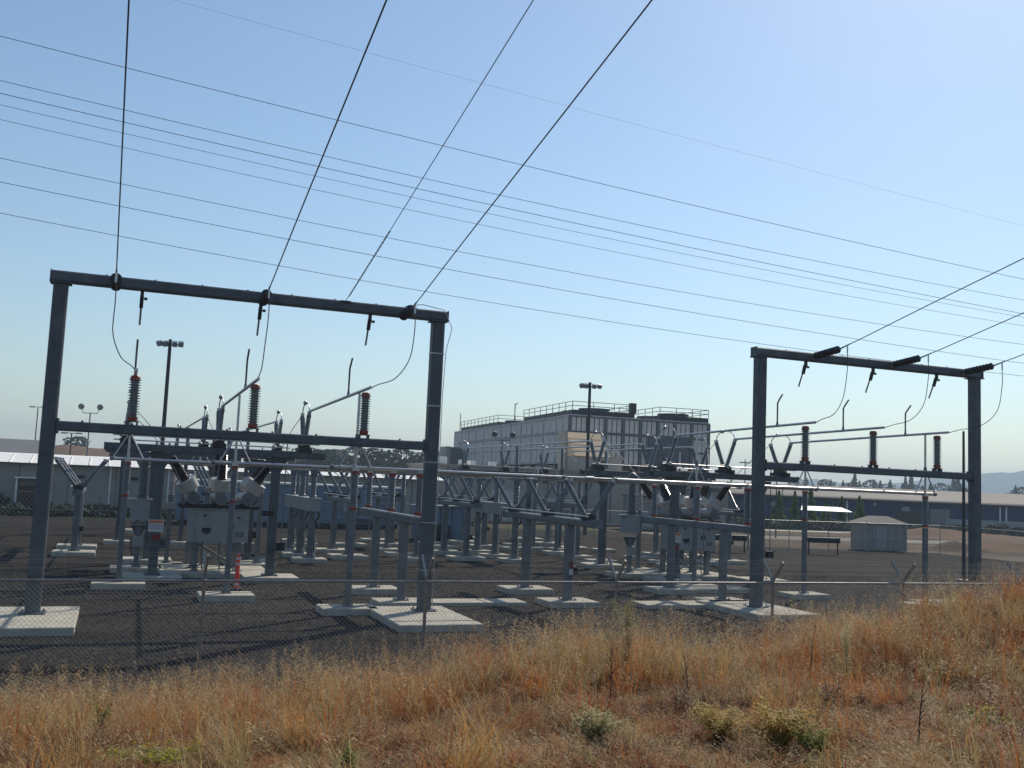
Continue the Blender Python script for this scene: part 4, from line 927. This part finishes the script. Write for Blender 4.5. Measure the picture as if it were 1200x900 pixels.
# right treeline conifers (bearing, distance, height)
rnd = random.Random(5)
k = 0
SKY = [37.6, 38.0, 38.7, 39.0, 39.3, 39.9, 40.3, 40.5, 40.75, 41.3, 41.5, 41.8, 42.1, 42.3, 42.9, 43.05, 43.2, 43.35, 43.5, 43.9, 44.3, 44.8, 45.2, 45.4, 45.6, 45.85, 46.0, 46.25, 46.5, 48.3, 48.6, 48.8, 49.3, 49.6, 49.8, 50.2, 50.5]
SC = {}
for br in SKY:
    tallish = br in (40.5, 43.05, 43.35, 45.4, 45.6, 46.25, 46.5, 49.6, 49.8); sh = 'cone' if (k % 3 or tallish) else 'round'
    h = (17.5 if tallish else 12.5)+rnd.uniform(-1.2, 1.2); r = (2.9 if sh == 'cone' else 6)*rnd.uniform(0.8, 1.2)
    x, y = dirpos(br, 540+30*rnd.random()); k += 1
    lb = '%s%s tree on the skyline %s' % ('tall ' if tallish else 'low ', 'spiky' if sh == 'cone' else 'rounded', 'right of the right portal' if br > 47 else ('inside the right portal' if br > 39.8 else 'left of the right portal interior'))
    gl = lb.replace(' tree ', ' trees '); SC[lb] = SC.get(lb, -1)+1; lb = lb.replace(' tree ', ' tree, %s from left, ' % ORD[SC[lb]]) if SC[lb] else lb.replace(' tree ', ' tree, leftmost, ')
    tree(x, y, h, r, lb, 'leaf_dk', k % 4, sh, gl, 500)
for i, (br, d, h, r, sh, l) in enumerate([(-2.0, 400, 19, 6.5, 'round', 'dark bushy tree on the brown hill just right of the left portal column'), (0.2, 400, 17, 5.0, 'cone', 'pointed tree on the brown hill near the slim lamp pole'), (0.75, 400, 13, 4, 'cone', 'smaller pointed tree beside the pointed hill tree')]):
    x, y = dirpos(br, d); tree(x, y, h*0.75, r, l, 'leaf_dk', i, sh, n=700)
for i in range(9):
    x, y = dirpos(1.6+i*0.33, 420+10*(i % 3)); tree(x, y, 11+rnd.random()*4, 3.5, '%s row tree from the left on the brown hill left of the tall floodlight pole' % ORD[i], 'leaf_dk', i % 4, 'cone', 'hill row trees', 400)
for i in range(22):
    br = 9.5+i*0.52; x, y = dirpos(br, 330+25*math.sin(i*2.1)); hh = (9.5+4*abs(math.sin(i*1.3)))*(1.0 if i < 17 else 0.7)
    tree(x, y, hh, 5.5+rnd.random()*2, '%s rounded tree from the left in the grove under the left portal cross beam' % ORD[i], 'leaf_dk', i % 4, 'round', 'grove trees behind the left bay', 700, name='grove_tree')
# hedge and shrubs (uncountable)
def leafmass(name, pts, mt, label, cat=None, size=0.18, n=4000, kind='stuff', seed=3):
    rnd = random.Random(seed); b = B()
    for i in range(n):
        c, rr = rnd.choice(pts); c = Vector(c)
        v = Vector((rnd.gauss(0, 1), rnd.gauss(0, 1), rnd.gauss(0, 1))).normalized()*(rnd.random()**0.4)
        q = c+Vector((v.x*rr[0], v.y*rr[1], abs(v.z)*rr[2])); s = size*(0.5+rnd.random())
        d = Vector((rnd.uniform(-1, 1), rnd.uniform(-1, 1), rnd.uniform(-1, 1))).normalized(); e = d.orthogonal()*0.7
        b.poly([q-d*s, q+e*s, q+d*s, q-e*s])
    o = ob(name, b.mesh(name, mt, False), kind=kind, label=label, category=cat); return o
leafmass('clipped_hedge', [((x, 85.8+rnd.random(), -0.2), (2.2, 0.9, 0.7+rnd.random()*0.4)) for x in range(-34, 30, 3)], 'hedge', 'dark green hedge strip along the foot of the left warehouse', size=0.16, n=9000)
leafmass('shrubs', [((x, 101-(x-60)*0.12+rnd.random()*3, -0.2), (2.6, 1.6, 0.9+rnd.random()*0.8)) for x in range(60, 110, 3)], 'hedge', 'dark shrubs before the blue warehouse', size=0.22, n=9000)
leafmass('ivy_patch', [((-11.5, 88.6, -0.2), (4.5, 1.0, 2.2)), ((-16.5, 88.4, -0.2), (5, 1, 1.4))], 'hedge', 'green climbing shrubs on the left warehouse wall', size=0.16, n=5000)
# dry mound right
def mound(name, cx, cy, rx, ry, h, mt):
    b = B(); n = 26
    for j in range(n+1):
        for i in range(n+1):
            u = i/n*2-1; v = j/n*2-1; d = min(1, math.hypot(u, v)); x = cx+u*rx; y = cy+v*ry
            b.v.append((x, y, -0.34+h*(math.cos(d*math.pi)*0.5+0.5)*(1+0.5*fnoise(x, y, 0.15))))
    for j in range(n):
        for i in range(n): a = j*(n+1)+i; b.f.append((a, a+1, a+n+2, a+n+1))
    return ob(name, b.mesh(name, mt), kind='structure')
mound('dry_mound', 78, 70, 14, 5, 1.0, 'hill')
mound('dry_mound', 67.5, 66, 4.5, 3, 0.9, 'ground')
mound('dry_mound', 92, 92, 20, 5, 0.9, 'hill')
def ridge(name, segs, depth, mt, y_back=200):
    """hills as a solid strip: list of (bearing, height) at one distance"""
    b = B(); n = len(segs)
    for br, h in segs:
        s, c = math.sin(R(br)), math.cos(R(br))
        for k, (dd, hh) in enumerate(((depth*0.93, -0.4), (depth*0.965, h*0.55), (depth, h), (depth*1.06, h*0.8), (depth*1.12, -0.4))):
            b.v.append((s*dd, c*dd, hh))
    for i in range(n-1):
        for k in range(4): a = i*5+k; b.f.append((a, a+5, a+6, a+1))
    return ob(name, b.mesh(name, mt), kind='structure')
def rise(b0, b1, fn, st=0.25):
    out = []; x = b0
    while x <= b1: out.append((x, max(0.5, fn(x)))); x += st
    return out
ridge('mountains', rise(-60, 110, lambda a: 1.18*interp(a, [-60, -10, 25, 32, 36.5, 38.5, 40.5, 42.8, 45.3, 49, 52, 60, 110], [20, 12, 18, 22, 28, 46, 34, 44, 66, 82, 88, 70, 50])*(1+0.04*fnoise(a, 0, 1.3))), 3080, 'mount')
ridge('brown_hill', rise(-22, 8, lambda a: interp(a, [-22, -14, -7, -2.5, 0, 4, 8], [5, 5, 12, 15.5, 15.0, 14, 6])*0.66*(1+0.06*fnoise(a, 2, 0.8))), 380, 'hill')
ridge('far_woodland', rise(8, 60, lambda a: 6+2.0*fnoise(a, 5, 1.2)), 640, 'leaf_dk')

# ------------------------------------------------------------------ grass (tufts instanced over the bank)
SRC = {}
def blade(b, p, a, lean, h, w, seg=3, droop=0.0):
    d = Vector((math.cos(a), math.sin(a), 0)); s = Vector((-d.y, d.x, 0)); base = len(b.v)
    for i in range(seg+1):
        t_ = i/seg; q = p+d*(lean*t_*t_)+Vector((0, 0, h*(t_-droop*t_*t_))); ww = w*(1-t_*0.85)/2
        b.v += [tuple(q-s*ww), tuple(q+s*ww)]
    for i in range(seg): k_ = base+2*i; b.f.append((k_, k_+1, k_+3, k_+2))
    return q
def tuft(name, mt, seed, n, rad, h0, h1, w, lean, droop=0.2, mt2=None, head=0, spk=5):
    rnd = random.Random(seed); b = B(); hb = B()
    for i in range(n):
        a = rnd.random()*6.283; r_ = rad*math.sqrt(rnd.random()); p = Vector((math.cos(a)*r_, math.sin(a)*r_, -0.02))
        q = blade(b, p, rnd.random()*6.283, lean*(0.3+rnd.random()), h0+(h1-h0)*rnd.random(), w*(0.6+rnd.random()*0.8), 3, droop)
        if head and rnd.random() < head:
            for k_ in range(spk):
                sp_ = .012+0.0016*k_
                blade(hb, q+Vector((rnd.uniform(-sp_, sp_), rnd.uniform(-sp_, sp_), -0.013*k_)), rnd.random()*6.283, 0.03, rnd.uniform(0.015, 0.035), 0.008, 2, 0.9)
    o = bpy.data.objects.new(name, None)
    nb = len(b.v); b.v += hb.v; nf = len(b.f); b.f += [tuple(i+nb for i in f_) for f_ in hb.f]
    me = bpy.data.meshes.new(name); me.from_pydata(b.v, [], b.f); me.materials.append(M_[mt]); me.materials.append(M_[mt2 or mt])
    for f_ in range(nf, len(b.f)): me.polygons[f_].material_index = 1
    return bpy.data.objects.new(name, me)
def gcoll(name, objs):
    c = bpy.data.collections.new(name)
    for o in objs: c.objects.link(o)
    return c
def scatter(name, coll, density, label, dens_noise=None, smin=0.7, smax=1.3, seed=0, yw=None, x0=-3.2, x1=24, y0=4.2, y1=17.3, wedge=True):
    """one stuff object: instances of tufts over the bank surface"""
    b = grid(x0, x1, y0, y1, 0.35, lambda x, y: bank_h(x, y)-0.01)
    # keep the part of the bank the photograph shows, with a margin
    keep = []
    for f_ in b.f:
        c = b.v[f_[0]]
        if c[0] < 1.30*c[1]+2.5 and c[0] > -0.16*c[1]-1.2: keep.append(f_)
    b.f = keep
    o = ob(name, b.mesh(name, 'soil'), kind='stuff', label=label)
    ng = bpy.data.node_groups.new(name, 'GeometryNodeTree')
    ng.interface.new_socket('Geometry', in_out='INPUT', socket_type='NodeSocketGeometry'); ng.interface.new_socket('Geometry', in_out='OUTPUT', socket_type='NodeSocketGeometry')
    N = ng.nodes; L = ng.links; gi = N.new('NodeGroupInput'); go = N.new('NodeGroupOutput')
    dp_ = N.new('GeometryNodeDistributePointsOnFaces'); dp_.inputs['Density'].default_value = density; dp_.inputs['Seed'].default_value = seed
    L.new(gi.outputs[0], dp_.inputs['Mesh'])
    if dens_noise:
        nz = N.new('ShaderNodeTexNoise'); nz.inputs['Scale'].default_value = dens_noise[0]; nz.inputs['Detail'].default_value = 2
        ps = N.new('GeometryNodeInputPosition'); va = N.new('ShaderNodeVectorMath'); va.inputs[1].default_value = (seed*3.7, 0, 0); L.new(ps.outputs[0], va.inputs[0]); L.new(va.outputs[0], nz.inputs['Vector'])
        mr = N.new('ShaderNodeMapRange'); mr.inputs['From Min'].default_value = dens_noise[1]; mr.inputs['From Max'].default_value = dens_noise[2]; mr.inputs['To Min'].default_value = dens_noise[3]*density; mr.inputs['To Max'].default_value = density
        L.new(nz.outputs['Fac'], mr.inputs['Value']); L.new(mr.outputs[0], dp_.inputs['Density'])
        if yw:
            sx = N.new('ShaderNodeSeparateXYZ'); L.new(ps.outputs[0], sx.inputs[0]); m2 = N.new('ShaderNodeMapRange')
            for k_, v_ in zip(('From Min', 'From Max', 'To Min', 'To Max'), yw): m2.inputs[k_].default_value = v_
            L.new(sx.outputs['Y'], m2.inputs['Value']); mm = N.new('ShaderNodeMath'); mm.operation = 'MULTIPLY'
            L.new(mr.outputs[0], mm.inputs[0]); L.new(m2.outputs[0], mm.inputs[1]); L.new(mm.outputs[0], dp_.inputs['Density'])
    ci = N.new('GeometryNodeCollectionInfo'); ci.inputs['Collection'].default_value = coll; ci.inputs['Separate Children'].default_value = True; ci.inputs['Reset Children'].default_value = True
    ip = N.new('GeometryNodeInstanceOnPoints'); ip.inputs['Pick Instance'].default_value = True
    L.new(dp_.outputs['Points'], ip.inputs['Points']); L.new(ci.outputs[0], ip.inputs['Instance'])
    rv = N.new('FunctionNodeRandomValue'); rv.data_type = 'FLOAT_VECTOR'; rv.inputs[0].default_value = (-0.16, -0.16, 0); rv.inputs[1].default_value = (0.16, 0.16, 6.283)
    L.new(rv.outputs[0], ip.inputs['Rotation'])
    rs = N.new('FunctionNodeRandomValue'); rs.data_type = 'FLOAT'; rs.inputs[2].default_value = smin; rs.inputs[3].default_value = smax; rs.inputs['Seed'].default_value = 5
    L.new(rs.outputs[1], ip.inputs['Scale']); L.new(ip.outputs[0], go.inputs[0])
    md = o.modifiers.new('scatter', 'NODES'); md.node_group = ng
    return o
low = gcoll('low_tufts', [tuft('low_tuft', 'grass_low', s, 42, 0.16, 0.03, 0.17, 0.0075, 0.16, 0.45) for s in range(7)])
mid = gcoll('mid_tufts', [tuft('mid_tuft', 'grass_low', 20+s, 46, 0.09, 0.10, 0.34, 0.0062, 0.20, 0.3, 'grass_pale', 0.3) for s in range(5)])
tall = gcoll('tall_tufts', [tuft('tall_tuft', 'grass_tall', 40+s, 26, 0.09, 0.20, 0.64, 0.0052, 0.24, 0.18, 'grass_pale', 0.85) for s in range(5)])
oats = gcoll('oat_stems', [tuft('oat_stem', 'grass_tall', 80+s, 7, 0.06, 0.45, 0.85, 0.0045, 0.22, 0.12, 'grass_pale', 1.0, spk=16) for s in range(5)])
clump = gcoll('rust_clumps', [tuft('rust_clump', 'grass_tall', 90+s, 90, 0.10, 0.15, 0.5, 0.005, 0.28, 0.25, 'grass_pale', 0.15) for s in range(4)])
straw = gcoll('straw_bits', [tuft('straw', 'grass_pale', 60+s, 8, 0.2, 0.005, 0.07, 0.006, 0.26, 0.6) for s in range(3)])
scatter('short_dry_grass', low, 95, 'short matted reddish dry grass covering the bank', (1.1, 0.36, 0.52, 0.25), 0.6, 1.5, 1)
scatter('dry_grass', mid, 36, 'knee-high dry grass over the bank', (0.55, 0.42, 0.60, 0.05), 0.6, 1.25, 2, (6.5, 9.0, 0.5, 1.0))
scatter('tall_dry_grass', tall, 24, 'tall golden dry grass with pale seed heads', (0.9, 0.46, 0.58, 0.04), 0.4, 1.5, 3, (7.6, 10.5, 0.06, 1.0))
scatter('oat_grass', oats, 6.0, 'scattered tall oat stems with feathery pale heads along the crest', (0.5, 0.40, 0.58, 0.15), 0.6, 1.3, 6, (8.0, 10.5, 0.05, 1.0))
scatter('rust_grass', clump, 5.0, 'dense rust-orange grass clumps on the bank', (0.7, 0.46, 0.58, 0.05), 0.6, 1.9, 8, (6.5, 9.0, 0.3, 1.0))
scatter('fallen_straw', straw, 30, 'pale fallen straw on the bank', (1.2, 0.4, 0.6, 0.2), 0.7, 1.3, 4)

def stone(sd_):
    rnd_ = random.Random(sd_); b = B(); pts = []
    for lat in (-0.6, 0.1, 0.7):
        c_ = math.sqrt(1-lat*lat); pts.append([(math.cos(a_*1.047)*c_*rnd_.uniform(.75, 1.2), math.sin(a_*1.047)*c_*rnd_.uniform(.75, 1.2), lat*0.6) for a_ in range(6)])
    b.rings(pts); return bpy.data.objects.new('stone', b.mesh('stone', 'stone', False))
stones = gcoll('stones', [stone(i) for i in range(4)])
def scatter_flat(name, coll, density, label, x0, x1, y0, y1, smin, smax):
    o = ob(name, B().poly([(x0, y0, GZ-0.006), (x1, y0, GZ-0.006), (x1, y1, GZ-0.006), (x0, y1, GZ-0.006)]).mesh(name, 'gravel'), kind='stuff', label=label)
    ng = bpy.data.node_groups.new(name, 'GeometryNodeTree')
    ng.interface.new_socket('Geometry', in_out='INPUT', socket_type='NodeSocketGeometry'); ng.interface.new_socket('Geometry', in_out='OUTPUT', socket_type='NodeSocketGeometry')
    N = ng.nodes; L = ng.links; gi = N.new('NodeGroupInput'); go = N.new('NodeGroupOutput')
    d_ = N.new('GeometryNodeDistributePointsOnFaces'); d_.inputs['Density'].default_value = density; L.new(gi.outputs[0], d_.inputs['Mesh'])
    ci = N.new('GeometryNodeCollectionInfo'); ci.inputs['Collection'].default_value = coll; ci.inputs['Separate Children'].default_value = True; ci.inputs['Reset Children'].default_value = True
    ip = N.new('GeometryNodeInstanceOnPoints'); ip.inputs['Pick Instance'].default_value = True; L.new(d_.outputs['Points'], ip.inputs['Points']); L.new(ci.outputs[0], ip.inputs['Instance'])
    rv = N.new('FunctionNodeRandomValue'); rv.data_type = 'FLOAT_VECTOR'; rv.inputs[1].default_value = (6.28, 6.28, 6.28); L.new(rv.outputs[0], ip.inputs['Rotation'])
    rs = N.new('FunctionNodeRandomValue'); rs.data_type = 'FLOAT'; rs.inputs[2].default_value = smin; rs.inputs[3].default_value = smax; L.new(rs.outputs[1], ip.inputs['Scale']); L.new(ip.outputs[0], go.inputs[0])
    o.modifiers.new('scatter', 'NODES').node_group = ng
scatter_flat('loose_gravel', stones, 130, 'loose gravel stones lying on the yard inside the front fence', -8, 26, 16.6, 27, 0.010, 0.034)
scatter_flat('coarse_gravel', stones, 26, 'sparser loose stones over the middle of the yard', -8, 36, 27, 46, 0.014, 0.04)

# ------------------------------------------------------------------ single weeds
def weed(x, y, h, label, mt, style, spread=0.25, n=260, leaf=0.02, seed=0, flowers=False, cat='weed'):
    rnd = random.Random(seed+77); t = thing('weed', label, cat, (x, y, bank_h(x, y)-0.02))
    st = B(); lf = B(); fl = B(); ns = {'bush': 26, 'stalk': 1, 'tall': 5, 'tuft': 60}[style]
    for i in range(ns):
        a = rnd.random()*6.283; ln = spread*(0.3+0.7*rnd.random()) if style != 'stalk' else spread*0.3; hh = h*(0.6+0.4*rnd.random()) if ns > 1 else h
        pts = [Vector((math.cos(a)*ln*s*s, math.sin(a)*ln*s*s, hh*s)) for s in (0, .33, .66, 1)]
        if style == 'tuft': blade(lf, Vector((0, 0, 0)), a, ln, hh, 0.007, 4, 0.1); continue
        st.tube(pts, 0.006 if style != 'stalk' else 0.009, 5, 0.002)
        for k_ in range(n//ns):
            s = 0.15+0.85*rnd.random(); q = pts[0].lerp(pts[3], s); q = Vector((math.cos(a)*ln*s*s, math.sin(a)*ln*s*s, hh*s))+Vector((rnd.gauss(0, .02), rnd.gauss(0, .02), rnd.gauss(0, .02)))
            blade(lf, q, rnd.random()*6.283, leaf*1.5, leaf*rnd.uniform(0.3, 1.2), leaf*0.7, 2, 0.3)
            if flowers and s > 0.8 and rnd.random() < 0.3: fl.box(tuple(q), (0.014, 0.014, 0.012), rnd.random()*3)
        if style == 'stalk':
            for k_ in range(6):
                s = 0.45+0.09*k_; q = Vector((math.cos(a)*ln*s*s, math.sin(a)*ln*s*s, hh*s)); a2 = rnd.random()*6.283
                st.tube([q, q+Vector((math.cos(a2)*0.06, math.sin(a2)*0.06, 0.08))], 0.004, 4, 0.001)
    if st.v: part('stem', st, 'weed_dk' if style == 'stalk' else mt, t)
    if lf.v: part('leaves', lf, mt, t, smooth=False)
    if fl.v: part('flowers', fl, 'yellow', t, smooth=False)
    return t
WEEDS = [(4.74, 6.35, .40, 'round golden and green bush at the bottom edge right of centre', 'weed_gold', 'bush', .33, 3200, .024, False),
 (4.86, 6.1, .24, 'dark green low plant beneath the golden bush at the bottom edge', 'weed_gr', 'bush', .2, 900, .026, False),
 (3.43, 6.75, .38, 'grey-green bushy weed at the bottom edge near the centre', 'weed_sage', 'bush', .24, 2600, .022, False),
 (4.72, 7.1, .3, 'pale golden low bush behind the round golden and green bush', 'weed_gold', 'bush', .28, 2200, .022, False),
 (0.43, 8.2, .18, 'yellow-green soft patch plant at the bottom left', 'weed_gr', 'bush', .42, 1500, .02, True),
 (0.1, 8.4, .2, 'small green tuft left of the bottom yellow-green patch', 'weed_gr', 'tuft', .3, 300, .02, False),
 (0.05, 10.6, .5, 'leafy green sprig standing in grass at the lower left', 'weed_gr', 'tall', .14, 420, .03, False),
 (1.69, 7.2, .20, 'small dark green seedling at the bottom edge left of centre', 'weed_gr', 'stalk', .05, 180, .045, False),
 (2.03, 6.98, .1, 'tiny bright yellow-green plant at the bottom edge', 'weed_gr', 'bush', .11, 300, .022, False),
 (5.75, 10.6, 1.0, 'tallest slender grey-green weed standing before the fence mesh, right of centre', 'weed_sage', 'tall', .26, 2400, .017, False),
 (4.47, 8.55, .62, 'dark bare stalk in front of the tall slender weed', 'weed_dk', 'stalk', .06, 30, .012, False),
 (5.6, 9.0, .5, 'second dark bare stalk right of the tall slender weed', 'weed_dk', 'stalk', .2, 30, .012, False),
 (7.5, 9.5, .75, 'dark leaning dead stalk in the right grass', 'weed_dk', 'stalk', .5, 30, .012, False),
 (7.94, 9.4, .75, 'pale sage clump with upright stems behind the leaning dead stalk', 'weed_sage', 'tall', .25, 1300, .018, False),
 (6.47, 7.9, .26, 'dark grey-brown tussock on the right slope', 'weed_dk', 'bush', .16, 700, .02, False),
 (7.32, 7.65, .16, 'small grey-green tuft right of the dark tussock', 'weed_sage', 'bush', .14, 400, .02, False),
 (5.74, 6.0, .45, 'thin dark stalk at the bottom right', 'weed_dk', 'stalk', .1, 30, .012, False),
 (6.93, 6.5, .26, 'yellow-flowering green weed at the right edge', 'weed_gr', 'bush', .26, 1200, .018, True),
 (2.3, 12.6, .40, 'dark brown dry clump by the fence left of centre', 'weed_dk', 'bush', .16, 800, .022, False),
 (11.2, 12.8, .45, 'dark green-brown shrub on the crest below the right portal', 'weed_sage', 'bush', .42, 1500, .025, False),
 (6.9, 13.6, .85, 'bright green leafy sprout at the fence near the centre', 'weed_gr', 'tall', .12, 340, .035, False)]
for i, (x, y, h, l, mt_, stl, sp, n, lf, fl) in enumerate(WEEDS): weed(x, y, h, l, mt_, stl, sp, n, lf, i, fl)

# ------------------------------------------------------------------ haze
hz = bpy.data.materials.new("pale_haze"); hz.use_nodes = True; N = hz.node_tree.nodes; N.remove(N["Principled BSDF"])
pv = N.new("ShaderNodeVolumePrincipled"); pv.inputs["Color"].default_value = (0.58, 0.74, 0.90, 1); pv.inputs["Density"].default_value = 0.0004; pv.inputs["Anisotropy"].default_value = 0.2
hz.node_tree.links.new(pv.outputs[0], N["Material Output"].inputs["Volume"])
hb = B().box((0, 0, 59), (7400, 7400, 122)); o = ob('haze', hb.mesh('haze', hz, False), kind='stuff')
